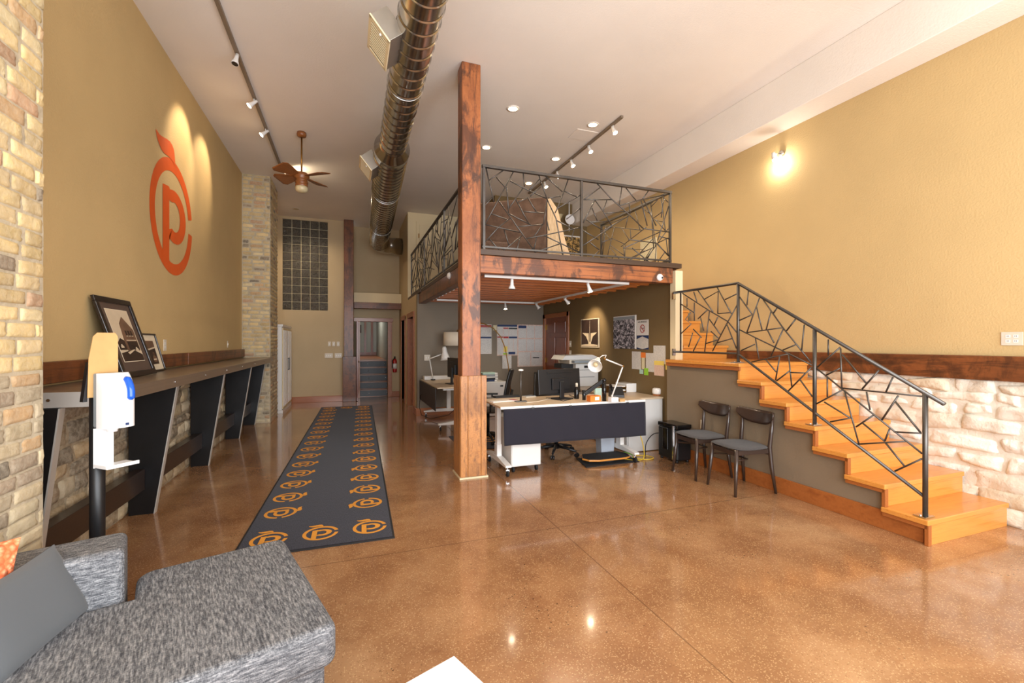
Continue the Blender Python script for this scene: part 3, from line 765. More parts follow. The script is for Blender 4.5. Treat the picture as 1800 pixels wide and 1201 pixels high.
# ---- logo outline (unit: ring radius 1)
def logo_polys():
    out = []
    a0, a1 = radians(14), radians(348 - 360)
    th = [radians(12) + (radians(354) - radians(12)) * k / 60 for k in range(61)]
    # outer radius .635, inner .515 of a 1.27 m ring, in metres on the wall
    ro, ri = .635, .505
    pts = [(.035 + ro * cos(a), .015 + ro * sin(a)) for a in th]; inn = [(.035 + ri * cos(a), .01 + ri * sin(a)) for a in th]
    out.append([[pts[k], pts[k + 1], inn[k + 1], inn[k]] for k in range(60)])
    q = []   # letter P: stem and bowl
    q.append([(-.27, -.46), (-.09, -.50), (-.09, .18), (-.27, .30)])
    cxp, cyp = .08, .03
    A = [radians(115) - radians(235) * k / 24 for k in range(25)]
    o_ = [(-.27, .30), (-.09, .325)] + [(cxp + .355 * cos(a), cyp + .295 * sin(a)) for a in A] + [(-.09, -.265)]
    i_ = [(-.09, .18), (-.09, .18)] + [(cxp + .165 * cos(a), cyp + .165 * sin(a)) for a in A] + [(-.09, -.14)]
    for k in range(len(o_) - 1): q.append([o_[k], o_[k + 1], i_[k + 1], i_[k]])
    out.append(q)
    top = [(-.456, .79), (-.36, .775), (-.275, .786), (-.17, .81), (-.071, .823), (0, .81), (.047, .777), (.079, .701), (.085, .615)]
    bot = [(-.456, .79), (-.43, .73), (-.396, .693), (-.31, .64), (-.23, .63), (-.12, .645), (-.033, .643), (.03, .63), (.075, .60)]
    out.append([[top[k], top[k + 1], bot[k + 1], bot[k]] for k in range(8)])
    return out
LOGO = logo_polys()
def put_logo(mb, o, ex, ey, s, m=0, th=.0):
    o, ex, ey = Vector(o), Vector(ex), Vector(ey)
    nn = ex.cross(ey)
    for gi, grp in enumerate(LOGO):
        for qi, q in enumerate(grp): mb.face([nn * (.0012 * gi + (.0006 if gi == 1 and qi == 0 else 0)) + o + ex * (a * s) + ey * (c * s) for a, c in q], m)
b = MB(); put_logo(b, (XL + .003, 5.93, 2.87), (0, 1, 0), (0, 0, 1), 1.0)
tag(b.build('wall_logo', 'orange'), 'large orange ring and letter P logo with leaf on the tan wall', 'logo')

# ---- runner rug
t = thing('runner_rug', 'long navy runner rug printed with orange ring logos', 'rug', (-.215, 3.53, 0), -radians(1.45))
b = MB(); b.box(-.55, .55, 0, 7.58, .0005, .010); b.build('rug_edge', 'rubber', t, world=False)
b = MB(); b.box(-.535, .535, .015, 7.565, .0055, .0125)
k = .205
for i in range(16):
    y = .82 + .41 * i
    put_logo(b, (-.36, y, .0135), (0, -1, 0), (1, 0, 0), k, 1)
    put_logo(b, (.365, y, .0135), (0, 1, 0), (-1, 0, 0), k, 1)
for x in (-.36, 0, .365):
    put_logo(b, (x, .25, .0135), (1, 0, 0), (0, 1, 0), k, 1); put_logo(b, (x, 7.33, .0135), (-1, 0, 0), (0, -1, 0), k, 1)
b.build('rug_pile', ['rug', 'rug_orange'], t, world=False)

# ---- framed pictures leaning on the counter
def leaning(label, yc, wdt, hgt, xb, content, matc, fw):
    lean = atan2(abs(XL + .015 - xb), hgt)
    t = thing('framed_picture', label, 'picture', (xb, yc, 1.222), 0, None)
    t.rotation_euler = (0, -lean, 0)
    b = MB(); w2 = wdt / 2
    for y0, y1, z0, z1 in ((-w2, w2, 0, fw), (-w2, w2, hgt - fw, hgt), (-w2, -w2 + fw, fw, hgt - fw), (w2 - fw, w2, fw, hgt - fw)): b.box(0, .022, y0, y1, z0, z1)
    b.build('frame', 'frame_black', t, world=False, bevel=.004)
    b = MB(); b.box(.003, .009, -w2 + fw, w2 - fw, fw, hgt - fw); b.build('mat_board', matc, t, world=False)
    b = MB(); content(b, w2, hgt); b.build('photo', ['sepia_l', 'sepia_m', 'sepia_d', 'mat_cream'], t, world=False)
    return t
def pic1(b, w, h):
    x = .0095; y0, y1, z0, z1 = -w + .12, w - .12, .13, h - .10
    b.box(x, x + .001, y0 - .006, y1 + .006, z0 - .006, z1 + .006, 3); b.box(x + .001, x + .0015, y0, y1, z0, z1, 0)
    W_, H_ = y1 - y0, z1 - z0
    P = lambda a, c: (y0 + W_ * a, z0 + H_ * c)
    b.prism([P(*q) for q in ((.35, .2), (.98, .2), (.98, .62), (.62, .88), (.40, .74), (.32, .3))], (x + .0016, 0, 0), (0, 1, 0), (0, 0, 1), .0004, 1)
    b.prism([P(*q) for q in ((0, 0), (1, 0), (1, .12), (.6, .22), (0, .16))], (x + .0021, 0, 0), (0, 1, 0), (0, 0, 1), .0003, 2)
    b.prism([P(*q) for q in ((.0, .22), (.34, .22), (.34, .4), (.18, .45), (0, .36))], (x + .0021, 0, 0), (0, 1, 0), (0, 0, 1), .0003, 2)
    b.prism([P(*q) for q in ((.45, .22), (.95, .22), (.95, .38), (.45, .38))], (x + .0021, 0, 0), (0, 1, 0), (0, 0, 1), .0003, 2)
    for i in range(3):
        b.prism([P(*q) for q in ((.52 + i * .13, .5), (.6 + i * .13, .5), (.6 + i * .13, .6), (.52 + i * .13, .6))], (x + .0025, 0, 0), (0, 1, 0), (0, 0, 1), .0003, 2)
        b.prism([P(*q) for q in ((.52 + i * .13, .485), (.6 + i * .13, .485), (.6 + i * .13, .5), (.52 + i * .13, .5))], (x + .0029, 0, 0), (0, 1, 0), (0, 0, 1), .0003, 0)
    b.prism([P(*q) for q in ((.45, .40), (.95, .40), (.95, .415), (.45, .415))], (x + .0025, 0, 0), (0, 1, 0), (0, 0, 1), .0003, 0)
    b.prism([P(*q) for q in ((.3, .17), (.6, .22), (.72, .22), (.36, .13))], (x + .0029, 0, 0), (0, 1, 0), (0, 0, 1), .0003, 0)
    for a0, c0 in ((.08, .26), (.74, .2)): b.prism([P(a0 + q * .14, c0 + r_ * .07) for q, r_ in ((0, 0), (1, 0), (1, .5), (.75, .6), (.6, 1), (.25, 1), (.1, .55), (0, .5))], (x + .0033, 0, 0), (0, 1, 0), (0, 0, 1), .0003, 0)
def pic2(b, w, h):
    x = .0095; y0, y1, z0, z1 = -w + .09, w - .09, .07, h - .07
    b.box(x, x + .001, y0, y1, z0, z1, 2); W_, H_ = y1 - y0, z1 - z0
    P = lambda a, c: (y0 + W_ * a, z0 + H_ * c)
    b.prism([P(*q) for q in ((0, .7), (.5, .62), (1, .7), (1, 1), (0, 1))], (x + .0011, 0, 0), (0, 1, 0), (0, 0, 1), .0004, 1)
    b.prism([P(*q) for q in ((0, .68), (.5, .60), (1, .68), (1, .74), (.5, .66), (0, .76))], (x + .0016, 0, 0), (0, 1, 0), (0, 0, 1), .0004, 0)
    for a0 in (.08, .62):
        b.prism([P(a0 + q * .3, .1 + r_ * .4) for q, r_ in ((0, .1), (.2, 0), (.8, 0), (1, .1), (.95, .5), (.7, .6), (.62, 1), (.3, 1), (.22, .6), (.05, .5))], (x + .0016, 0, 0), (0, 1, 0), (0, 0, 1), .0004, 1)
        b.prism([P(a0 + q * .3, .1 + r_ * .4) for q, r_ in ((.33, .65), (.6, .65), (.56, .92), (.36, .92))], (x + .0021, 0, 0), (0, 1, 0), (0, 0, 1), .0004, 2)
        b.prism([P(a0 + q * .3, .1 + r_ * .4) for q, r_ in ((.1, .2), (.9, .2), (.9, .32), (.1, .32))], (x + .0021, 0, 0), (0, 1, 0), (0, 0, 1), .0004, 0)
leaning('larger dark-framed sepia photograph of a gabled building leaning on the counter', 4.50, .60, .66, -1.61, pic1, 'mat_brown', .045)
leaning('smaller framed sepia photograph of vintage cars leaning on the counter', 5.13, .47, .37, -1.72, pic2, 'mat_cream', .016)

# ---- sanitiser stand
t = thing('hand_sanitizer_stand', 'white touchless hand sanitizer dispenser on black pole stand with kraft sign board', 'sanitizer stand', (-1.215, 2.90, 0), radians(48))
b = MB(); b.lathe([(.17, 0), (.17, .008), (.03, .015)], (0, 0, 0), n=24); b.build('base', 'black', t, world=False)
b = MB(); b.cyl((0, 0, .012), (0, 0, 1.22), .032, 18); b.build('pole', 'black', t, world=False)
b = MB(); b.prism([(-.055, 1.22), (.075, 1.22), (.073, 1.53), (.062, 1.55), (-.015, 1.55), (-.032, 1.53), (-.05, 1.42)], (0, -.034, 0), (1, 0, 0), (0, 0, 1), -.008); b.build('sign_board', 'kraft', t, world=False, bevel=.002)
b = MB(); b.prism([(-.07, 1.20), (-.052, 1.20), (-.046, 1.40)], (0, -.024, 0), (1, 0, 0), (0, 0, 1), -.03); b.build('back_bracket', 'black', t, world=False)
b = MB(); b.obox((.025, -.055, 1.205), (.12, .045, .275)); b.build('back_plate', 'grey_pl', t, world=False, bevel=.008)
# rounded housing: section swept upward
def house(a, bb):
    z = 1.068 + .275 * bb; k = 1 - max(0, (bb - .60) / .40) ** 2.4 * .80
    ang = pi * a; x = .028 + (-.068 * cos(ang)) ; y = -.075 - (.10 * k) * (max(0, sin(ang)) ** .42)
    return Vector((x, y, z))
b = MB(); b.grid(house, 20, 16, 0, smooth=True)
b.face([house(k / 20, 1) for k in range(21)]); b.face([house(k / 20, 0) for k in range(21)]); b.obox((.028, -.080, 1.205), (.132, .012, .272))
b.build('housing', 'white_pl', t, world=False)
b = MB()
pts = []
for k in range(13):
    bb = .50 + .42 * k / 12; p = house(.62, bb); pts.append(p + Vector((.004, -.004, 0)))
b.tube(pts, [.006] + [.017] * 11 + [.006], 10); b.build('level_window', 'blue', t, world=False)
b = MB(); b.obox((.04, -.178, 1.085), (.014, .004, .012)); b.build('sensor_mark', 'navy', t, world=False)
b = MB(); b.cyl((.015, -.10, 1.045), (.015, -.10, 1.07), .022, 12, 0, .026); b.build('nozzle', 'white_pl', t, world=False)
b = MB(); b.obox((.0, -.055, .965), (.085, .006, .20)); b.obox((.03, -.11, .872), (.14, .115, .008)); b.obox((.03, -.165, .878), (.14, .006, .016)); b.obox((-.04, -.11, .878), (.005, .11, .018))
b.build('drip_tray', 'white_pl', t, world=False, bevel=.002)

# ---- sofa
SD = Vector((.9508, .3098, 0)); SN = Vector((-.3098, .9508, 0)); SA = Vector((-.032, 1.775, 0))
ang = atan2(SD.y, SD.x)
t = thing('grey_sofa', 'grey tweed sofa with low back and open bumper end in the foreground', 'sofa', SA, ang)
# local frame: x along the length (negative = left), y towards the back
L_, D_ = 1.36, .95
def cush(b, x0, x1, y0, y1, z0, z1, r=.045, puff=.012, nu=24, nv=16):
    """rounded upholstered block"""
    def sgn(v, e): return (1 if v >= 0 else -1) * abs(v) ** e
    cx, cy, cz = (x0 + x1) / 2, (y0 + y1) / 2, (z0 + z1) / 2; hx, hy, hz = (x1 - x0) / 2, (y1 - y0) / 2, (z1 - z0) / 2
    def top(a, c):
        u = 2 * a - 1; v = 2 * c - 1
        X = hx * u; Y = hy * v
        ex = max(0, abs(u) * hx - (hx - r)) / r; ey = max(0, abs(v) * hy - (hy - r)) / r; e = min(1, sqrt(ex * ex + ey * ey))
        return X, Y, e
    for sg in (1, -1):
        def f(a, c, sg=sg):
            a = .5 - .5 * cos(pi * a) if nu > 4 else a; c = .5 - .5 * cos(pi * c)
            X, Y, e = top(a, c); z = hz - r + r * sqrt(max(0, 1 - e * e)) + puff * (1 - (2 * a - 1) ** 4) * (1 - (2 * c - 1) ** 4)
            ex = max(0, abs(X) - (hx - r)); ey = max(0, abs(Y) - (hy - r)); d = sqrt(ex * ex + ey * ey)
            if d > r:
                X = (1 if X > 0 else -1) * (hx - r + ex * r / d); Y = (1 if Y > 0 else -1) * (hy - r + ey * r / d)
            return Vector((cx + X, cy + Y, cz + sg * z))
        b.grid(f, nu, nv, 0, (x1 - x0, y1 - y0))
    # side band
    P = []
    for sx, sy, a0 in ((1, 1, 0), (-1, 1, 90), (-1, -1, 180), (1, -1, 270)):
        for k in range(5):
            a = radians(a0 + 90 * k / 4); P.append((cx + sx * (hx - r) + r * cos(a), cy + sy * (hy - r) + r * sin(a)))
    n = len(P); i0 = len(b.v); zz = (cz - hz + r, cz + hz - r)
    for z in zz: b.v += [(p[0], p[1], z) for p in P]
    acc = 0
    for k in range(n):
        q = (k + 1) % n; d = sqrt((P[k][0] - P[q][0]) ** 2 + (P[k][1] - P[q][1]) ** 2)
        b._f([i0 + k, i0 + q, i0 + n + q, i0 + n + k], 0, [(zz[0] * .9, acc), (zz[0] * .9, acc + d), (zz[1] * .9, acc + d), (zz[1] * .9, acc)], True); acc += d
def arc(cx, cy, r, a0, a1, n=6): return [(cx + r * cos(radians(a0 + (a1 - a0) * k / n)), cy + r * sin(radians(a0 + (a1 - a0) * k / n))) for k in range(n + 1)]
Lshape = [(-L_, .02)] + arc(-.05, .05, .05, -90, 0) + arc(-.05, D_ - .05, .05, 0, 90) + arc(-.535, D_ - .07, .07, 90, 180) + [(-.605, .70), (-L_, .70)]
b = MB(); b.prism(Lshape, (0, 0, .305), (1, 0, 0), (0, 1, 0), .15, 0, 1); b.build('seat_cushion', ['sofa', 'sofa_front'], t, world=False, bevel=.03, seg=4)
Bshape = [(-L_, .06), (-.03, .06), (-.03, D_ - .03), (-.59, D_ - .03), (-.59, .72), (-L_, .72)]
b = MB(); b.prism(Bshape, (0, 0, .08), (1, 0, 0), (0, 1, 0), .222); b.build('base', 'sofa_front', t, world=False, bevel=.02, seg=3)
b = MB(); b.box(-L_, -.635, .705, D_ - .005, .30, .66); b.build('backrest', 'sofa_front', t, world=False, bevel=.028, seg=4)
b = MB(); b.box(-L_ - .16, -L_ + .01, .02, D_ - .005, .08, .66); b.build('armrest', 'sofa_front', t, world=False, bevel=.03, seg=4)
for x in (-L_ + .1, -.12):
    for y in (.12, D_ - .12):
        b = MB(); b.obox((x, y, .04), (.05, .05, .08)); b.build('leg', 'chair_wood', t, world=False)
# pillows: pinched squares
def pillow(name, label, cat, loc, ez, tilt, size, th, mat, parent=None, lean2=0):
    b = MB()
    for sg in (1, -1):
        def f(a, c, sg=sg):
            u = 2 * a - 1; v = 2 * c - 1
            k = (1 - u ** 4) * (1 - v ** 4); pin = 1 - .07 * (1 - abs(u) ** 2) * abs(v) - 0; pin2 = 1 - .07 * (1 - abs(v) ** 2) * abs(u)
            return Vector((u * size[0] / 2 * pin2, sg * (th / 2 * k ** .55 + .002), v * size[1] / 2 * pin))
        b.grid(f, 18, 18, 0, size)
    o = b.build(name, mat, None, weld=False); o.location = loc
    o.rotation_euler = (Matrix.Rotation(ez, 3, 'Z') @ Matrix.Rotation(tilt, 3, 'X') @ Matrix.Rotation(lean2, 3, 'Y')).to_euler()
    tag(o, label, cat); return o
pillow('grey_pillow', 'plain grey pillow standing on the sofa seat at the left edge', 'pillow', (-1.05, 2.01, .57), radians(84), radians(-24), (.50, .30), .10, 'grey_cloth')
pillow('orange_pillow', 'textured coral orange pillow behind the plain grey one', 'pillow', (-1.31, 2.04, .615), ang, radians(-20), (.42, .36), .10, 'knit')
# white coffee table corner
t = thing('coffee_table', 'white coffee table with only one corner in view at the bottom', 'table', (.333, 1.472, 0), radians(-158.4))
b = MB(); b.box(0, .6, 0, .6, .415, .45); b.build('tabletop', 'white_pl', t, world=False, bevel=.002)
for x in (.04, .56):
    for y in (.04, .56):
        b = MB(); b.obox((x, y, .207), (.04, .04, .414)); b.build('leg', 'white_pl', t, world=False)

# ================================================================= DINING CHAIRS
def chair(label, loc, rz, group):
    t = thing('dining_chair', label, 'chair', loc, rz, group)   # faces -x locally, back at +x
    # seat
    b = MB()
    def se(a, c, top=1):
        th = 2 * pi * a; r_ = c
        e = lambda v: (1 if v >= 0 else -1) * abs(v) ** .62
        x = .225 * e(cos(th)) * r_; y = (.235 - .02 * cos(th)) * e(sin(th)) * r_
        return Vector((x, y, .455 + .016 * sqrt(max(0, 1 - r_ ** 6)) * top))
    b.grid(lambda a, c: se(a, c, 1), 32, 8, 0, (1, .3)); b.grid(lambda a, c: se(a, c, -1.2), 32, 8, 0, (1, .3))
    b.build('seat', 'seat_fab', t, world=False)
    for sy in (-1, 1):
        b = MB(); b.tube([(-.185, .17 * sy, .45), (-.205, .185 * sy, .22), (-.225, .20 * sy, 0)], [.021, .019, .013], 10); b.build('leg', 'chair_wood', t, world=False)
        b = MB(); b.tube([(.24, .21 * sy, 0), (.205, .195 * sy, .25), (.185, .19 * sy, .46), (.20, .195 * sy, .60), (.215, .20 * sy, .80)], [.013, .019, .021, .019, .013], 10); b.build('leg', 'chair_wood', t, world=False)
        b = MB(); b.obox((0, .178 * sy, .418), (.37, .02, .045)); b.build('side_rail', 'chair_wood', t, world=False, bevel=.003)
    b = MB(); b.obox((-.19, 0, .41), (.02, .33, .045)); b.build('front_rail', 'chair_wood', t, world=False, bevel=.003)
    b = MB(); b.obox((.19, 0, .40), (.02, .37, .045)); b.build('rear_rail', 'chair_wood', t, world=False, bevel=.003)
    b = MB()
    b.tube([(-.20, -.17, .34), (.0, -.10, .33), (.0, .10, .33), (-.20, .17, .34)], .009, 6); b.build('stretcher', 'chair_wood', t, world=False)
    # curved backrest: rounded half-moon
    b = MB(); n = 20
    for dx in (0, .014):
        def bk(a, c, dx=dx):
            u = 2 * a - 1; y = .245 * u; lo = .66 + .09 * abs(u) ** 3.2; hi = .80 + .012 * u * u - .02 * max(0, abs(u) - .9) * 10
            z = lo + (hi - lo) * c
            return Vector((.228 - .07 * u * u + dx + (z - .7) * .12, y, z))
        b.grid(bk, n, 5, 0, (.15, .5))
    for c in (0, 1): b.grid(lambda a, q, c=c: Vector((.228 - .07 * (2 * a - 1) ** 2 + .014 * q + ((.66 + .09 * abs(2 * a - 1) ** 3.2 if c == 0 else .80 + .012 * (2 * a - 1) ** 2 - .02 * max(0, abs(2 * a - 1) - .9) * 10) - .7) * .12, .245 * (2 * a - 1), .66 + .09 * abs(2 * a - 1) ** 3.2 if c == 0 else .80 + .012 * (2 * a - 1) ** 2 - .02 * max(0, abs(2 * a - 1) - .9) * 10)), n, 1, 0)
    for u in (-1, 1): b.grid(lambda a, q, u=u: Vector((.158 + .014 * q + ((.75 + .042 * a) - .7) * .12, .245 * u, .75 + .042 * a)), 1, 1, 0)
    b.build('backrest', 'chair_wood', t, world=False, weld=True)
    return t
c1 = chair('dark wood dining chair with grey felt seat, the one nearer the stair steps', (3.765, 3.49, 0), radians(-6), 'dining chairs against the stair wall')
dup(c1, (3.765, 4.03, 0), radians(-4), 'dark wood dining chair with grey felt seat, the one next to the black shredder')

# ================================================================= LIGHTS AND CEILING THINGS
def spot_head(parent, p, aim, lit, energy=0, size=.03, r=.034, name='lamp_head', spot=95, stem=.05):
    """small track head: bracket, bell-shaped shell, lamp face; aim is a direction"""
    p = Vector(p); a = Vector(aim).normalized(); c = p + Vector((0, 0, -stem))
    b = MB(); b.cyl(p, c, .008, 8); b.lathe([(.018, -.045), (.02, 0), (.024, .03), (r, .06), (r + .003, .075)], c, a, 16)
    h = b.build(name, 'white', parent)
    b = MB(); b.lathe([(.001, .0755), (r - .004, .0765), (r - .003, .078)], c, a, 16); b.build('lamp_face', 'lit' if lit else 'black', h)
    if energy:
        q = c + a * .10
        lamp('SPOT', q, energy, WARM, q + a, spot_size=radians(spot), spot_blend=.7, shadow_soft_size=size)
    return h
# left track
t = thing('track_light', 'long bronze ceiling track with four white spot heads above the left wall', 'track light', (-1.11, 5.0, 4.57))
b = MB(); b.box(-1.128, -1.092, 1.5, 8.9, 4.565, 4.598); b.build('rail', 'rail_tan', t)
spot_head(t, (-1.11, 5.44, 4.56), (-.15, -.2, -1), False)
spot_head(t, (-1.11, 6.38, 4.56), (-.75, -.15, -.75), True, 34, spot=62)
spot_head(t, (-1.11, 7.22, 4.56), (-.75, -.2, -.75), True, 30, spot=62)
spot_head(t, (-1.11, 8.72, 4.55), (.75, .2, -.1), True, 0)
lamp('SPOT', (-.98, 8.75, 4.48), 9, WARM, (-.1, 8.9, 4.5), spot_size=radians(130), spot_blend=.9, shadow_soft_size=.04)
# right track above the loft
t = thing('track_light', 'bronze ceiling track with five lit spot heads above the loft', 'track light', (3.51, 5.2, 4.57))
b = MB(); b.box(3.492, 3.528, 5.2, 8.55, 4.565, 4.598); b.build('rail', 'rail_tan', t)
for y in (5.42, 6.09, 6.67, 7.21, 7.75): spot_head(t, (3.51, y, 4.56), (.15, -.35, -.8), True, 11, spot=120)
# track under the loft
t = thing('track_light', 'white L-shaped track with spot heads under the loft joists', 'track light', (2.5, 5.1, 2.28))
b = MB(); b.box(1.52, 3.54, 5.085, 5.115, 2.275, 2.305); b.box(3.505, 3.535, 5.115, 8.3, 2.275, 2.305); b.box(1.55, 3.505, 8.27, 8.30, 2.275, 2.305); b.build('rail', 'white', t)
spot_head(t, (1.87, 5.10, 2.275), (0, .05, -1), False, 9, r=.04, spot=130)
spot_head(t, (2.93, 5.10, 2.275), (.25, -.15, -1), True, 14, spot=130)
spot_head(t, (2.90, 8.285, 2.275), (0, -.2, -1), True, 17, spot=140)
spot_head(t, (3.50, 8.1, 2.275), (.5, -.3, -.8), False, 0)
spot_head(t, (3.52, 6.9, 2.275), (.9, .15, -.75), True, 20, spot=80)
# recessed downlights
for i, (x, y, lb) in enumerate(((2.05, 5.55, 'nearest the timber post'), (2.06, 6.8, 'partly beside the post, second back'), (3.27, 5.57, 'right beside the near end of the track'), (3.29, 6.82, 'halfway along the track, left side'), (3.3, 8.05, 'farthest back, seen through the railing'))):
    t = thing('downlight', 'recessed round ceiling light ' + lb, 'ceiling light', (x, y, 4.6), 0, 'recessed lights in the ceiling over the loft')
    b = MB(); b.lathe([(.085, -.001), (.085, -.006), (.06, -.006), (.058, -.001)], (0, 0, 0), n=24); b.build('trim_ring', 'ceiling', t, world=False)
    b = MB(); b.lathe([(.001, -.0065), (.057, -.0068), (.057, -.008)], (0, 0, 0), n=24); b.build('lamp_face', 'lit_can', t, world=False)
    lamp('SPOT', (x, y, 4.57), 24, WARM, (x, y, 0), spot_size=radians(150), spot_blend=.8, shadow_soft_size=.06)
b = MB(); b.box(3.12, 3.47, 5.75, 6.05, 4.592, 4.599); tag(b.build('access_panel', 'ceiling', bevel=.002), 'square painted access panel in the ceiling near the track', 'panel')
# small ceiling fixture at the back of the hall, with an added fill light
t = thing('downlight', 'small round ceiling fixture with an added light at the very back, above the glass block window', 'ceiling light', (-1.13, 11.45, 4.6))
b = MB(); b.lathe([(.085, -.001), (.085, -.006), (.06, -.006), (.058, -.001)], (0, 0, 0), n=24); b.build('trim_ring', 'ceiling', t, world=False)
b = MB(); b.lathe([(.001, -.0065), (.057, -.0068), (.057, -.008)], (0, 0, 0), n=24); b.build('lamp_face', 'frost', t, world=False)
lamp('SPOT', (-1.13, 11.45, 4.57), 60, WARM, (-.6, 11.0, 0), spot_size=radians(140), spot_blend=.9, shadow_soft_size=.1)  # added fill spot brightening the back hall; the fixture face stays unlit
# wall lamp on the right wall
t = thing('wall_spotlight', 'small chrome and white spotlight glowing on the right wall', 'wall light', (5.09, 4.1, 3.84))
b = MB(); b.cyl((5.098, 4.08, 3.86), (5.07, 4.08, 3.86), .035, 16); b.build('wall_plate', 'chrome', t)
b = MB(); b.cyl((5.07, 4.08, 3.86), (4.99, 4.10, 3.85), .009, 8); b.build('arm', 'chrome', t)
b = MB(); b.lathe([(.02, -.03), (.026, 0), (.034, .05)], (4.98, 4.10, 3.835), (.25, -.1, -1), 14); b.build('shade', 'white', t)
b = MB(); b.ball((4.993, 4.095, 3.775), .03, 0, 8); b.build('bulb', 'lit', t)
lamp('POINT', (5.01, 4.09, 3.73), 4, (1, .93, .82), shadow_soft_size=.03)
# ceiling fans
def fan(label, loc, rz):
    t = thing('ceiling_fan', label, 'ceiling fan', loc, rz, None)
    b = MB(); b.lathe([(.062, 0), (.066, -.03), (.06, -.06), (.02, -.075)], (0, 0, 0), n=20); b.build('canopy', 'fan_wood', t, world=False)
    b = MB(); b.cyl((0, 0, -.07), (0, 0, -.60), .012, 10); b.build('rod', 'brass', t, world=False)
    b = MB(); b.lathe([(.02, -.58), (.075, -.60), (.105, -.63), (.105, -.67), (.07, -.70), (.08, -.705), (.08, -.715), (.07, -.72), (.09, -.735), (.09, -.75), (.075, -.755), (.085, -.775), (.085, -.80), (.08, -.805)], (0, 0, 0), n=24); b.build('motor', 'fan_wood', t, world=False)
    b = MB(); b.lathe([(.082, -.80), (.088, -.83), (.08, -.865), (.05, -.885), (.001, -.89)], (0, 0, 0), n=20); b.build('light_bowl', 'frost', t, world=False)
    for k in range(4):
        a = pi / 2 * k
        def bl(u, v, a=a):
            r = .08 + .36 * u; w_ = .03 + .11 * (u ** .8) * (1 - max(0, u - .85) * 3); y = (v - .5) * 2 * w_; z = -.655 + y * .45 * .6 + .006 * abs(sin(v * 18))
            return Vector((r * cos(a) - y * sin(a), r * sin(a) + y * cos(a), z))
        b = MB(); b.grid(bl, 12, 16, 0, (.4, .2)); o = b.build('blade', 'fan_wood', t, world=False)
        m = o.modifiers.new('solid', 'SOLIDIFY'); m.thickness = .008
    return t
fan('brown ceiling fan with leaf-shaped blades near the far brick pillar', (-.645, 7.26, 4.6), radians(52))
fan('brown ceiling fan almost out of view at the top right', (3.42, 1.62, 4.6), radians(8))
# duct
lamp('POINT', (.67, 16.2, 2.95), 22, (1, .93, .84), shadow_soft_size=.1)  # added lamp without a fixture, unseen, brightens the rear corridor
t = thing('spiral_duct', 'galvanised spiral air duct hanging along the ceiling', 'duct', (.5, 1.0, 4.0))
def duct(b, p0, p1, r, pitch=.16):
    p0, p1 = Vector(p0), Vector(p1); L = (p1 - p0).length; n = int(L / pitch * 6); prof = []
    for k in range(int(L / pitch)):
        z = k * pitch; prof += [(r, z), (r, z + .006), (r, z + pitch - .018), (r, z + pitch - .012), (r + .009, z + pitch - .009), (r + .009, z + pitch - .003)]
    prof.append((r, L)); b.lathe(prof, p0, p1 - p0, 40)
b = MB(); duct(b, (.485, -1.2, 4.0), (.53, 5.83, 4.0), .16, .155); b.build('near_section', 'duct', t)
b = MB(); b.lathe([(.165, -.05), (.165, 0), (.225, .10), (.225, .2)], (.53, 5.83, 4.0), (.02, 1, 0), 40); b.build('collar', 'duct', t)
b = MB(); duct(b, (.533, 6.03, 4.0), (.72, 11.65, 4.0), .217, .135); b.build('far_section', 'duct', t)
b = MB(); pts = [Vector((.72, 11.65, 4.0))] + [Vector((1.02 - .30 * cos(a), 11.65 + .30 * sin(a), 4.0)) for a in [radians(k * 15) for k in range(1, 7)]] + [Vector((1.32, 11.95, 4.0))]
b.tube(pts, .21, 32); b.build('elbow', 'duct', t)
for y, r, x in ((4.4, .16, .52), (7.6, .22, .585), (9.9, .22, .66), (1.5, .16, .50)):
    b = MB(); b.tube([(x + (r + .01) * cos(a), y, 4.0 + (r + .01) * sin(a)) for a in [radians(k * 15) for k in range(0, 25)]], .006, 5); b.cyl((x - r - .01, y, 4.0), (x - r * .2, y, 4.6), .003, 5); b.cyl((x + r + .01, y, 4.0), (x + r * .2, y, 4.6), .003, 5)
    b.build('hanger_strap', 'duct', t)
def register(cx, y0, y1, r, off):
    nn = Vector((-.78, 0, -.63)); tt = Vector((.63, 0, -.78)); c = Vector((cx, 0, 4.0))
    rot = Matrix(((-.78, 0, .63), (0, 1, 0), (-.63, 0, -.78)))
    yc = (y0 + y1) / 2; L = y1 - y0; lc = -.10; far = off
    b = MB(); b.obox(c + nn * (r * .75 + (far - r * .75) / 2) + tt * lc + Vector((0, yc, 0)), (far - r * .75, L, .22), rot); g = b.build('air_register', 'register_metal', t, bevel=.002)
    b = MB()
    for sy in (-1, 1): b.obox(c + nn * (far + .004) + tt * lc + Vector((0, yc + sy * (L / 2 - .012), 0)), (.012, .028, .236), rot)
    for st in (-1, 1): b.obox(c + nn * (far + .004) + tt * (lc + st * .105) + Vector((0, yc, 0)), (.012, L, .026), rot)
    b.build('grille_frame', 'cream', g)
    b = MB(); k = y0 + .04
    while k < y1 - .035: b.obox(c + nn * (far + .003) + tt * lc + Vector((0, k, 0)), (.012, .011, .19), rot); k += .030
    b.build('louvres', 'cream', g)
    b = MB(); b.obox(c + nn * (far + .001) + tt * lc + Vector((0, yc, 0)), (.002, L - .03, .2), rot); b.build('grille_backing', 'iron', g)
    b = MB(); b.ball(c + nn * (far + .012) + tt * (lc + .02) + Vector((0, y0 + .05, 0)), .011, 0, 6); b.build('lever', 'white', g)
register(.505, 3.55, 3.95, .16, .27)
register(.545, 6.2, 6.62, .217, .33)

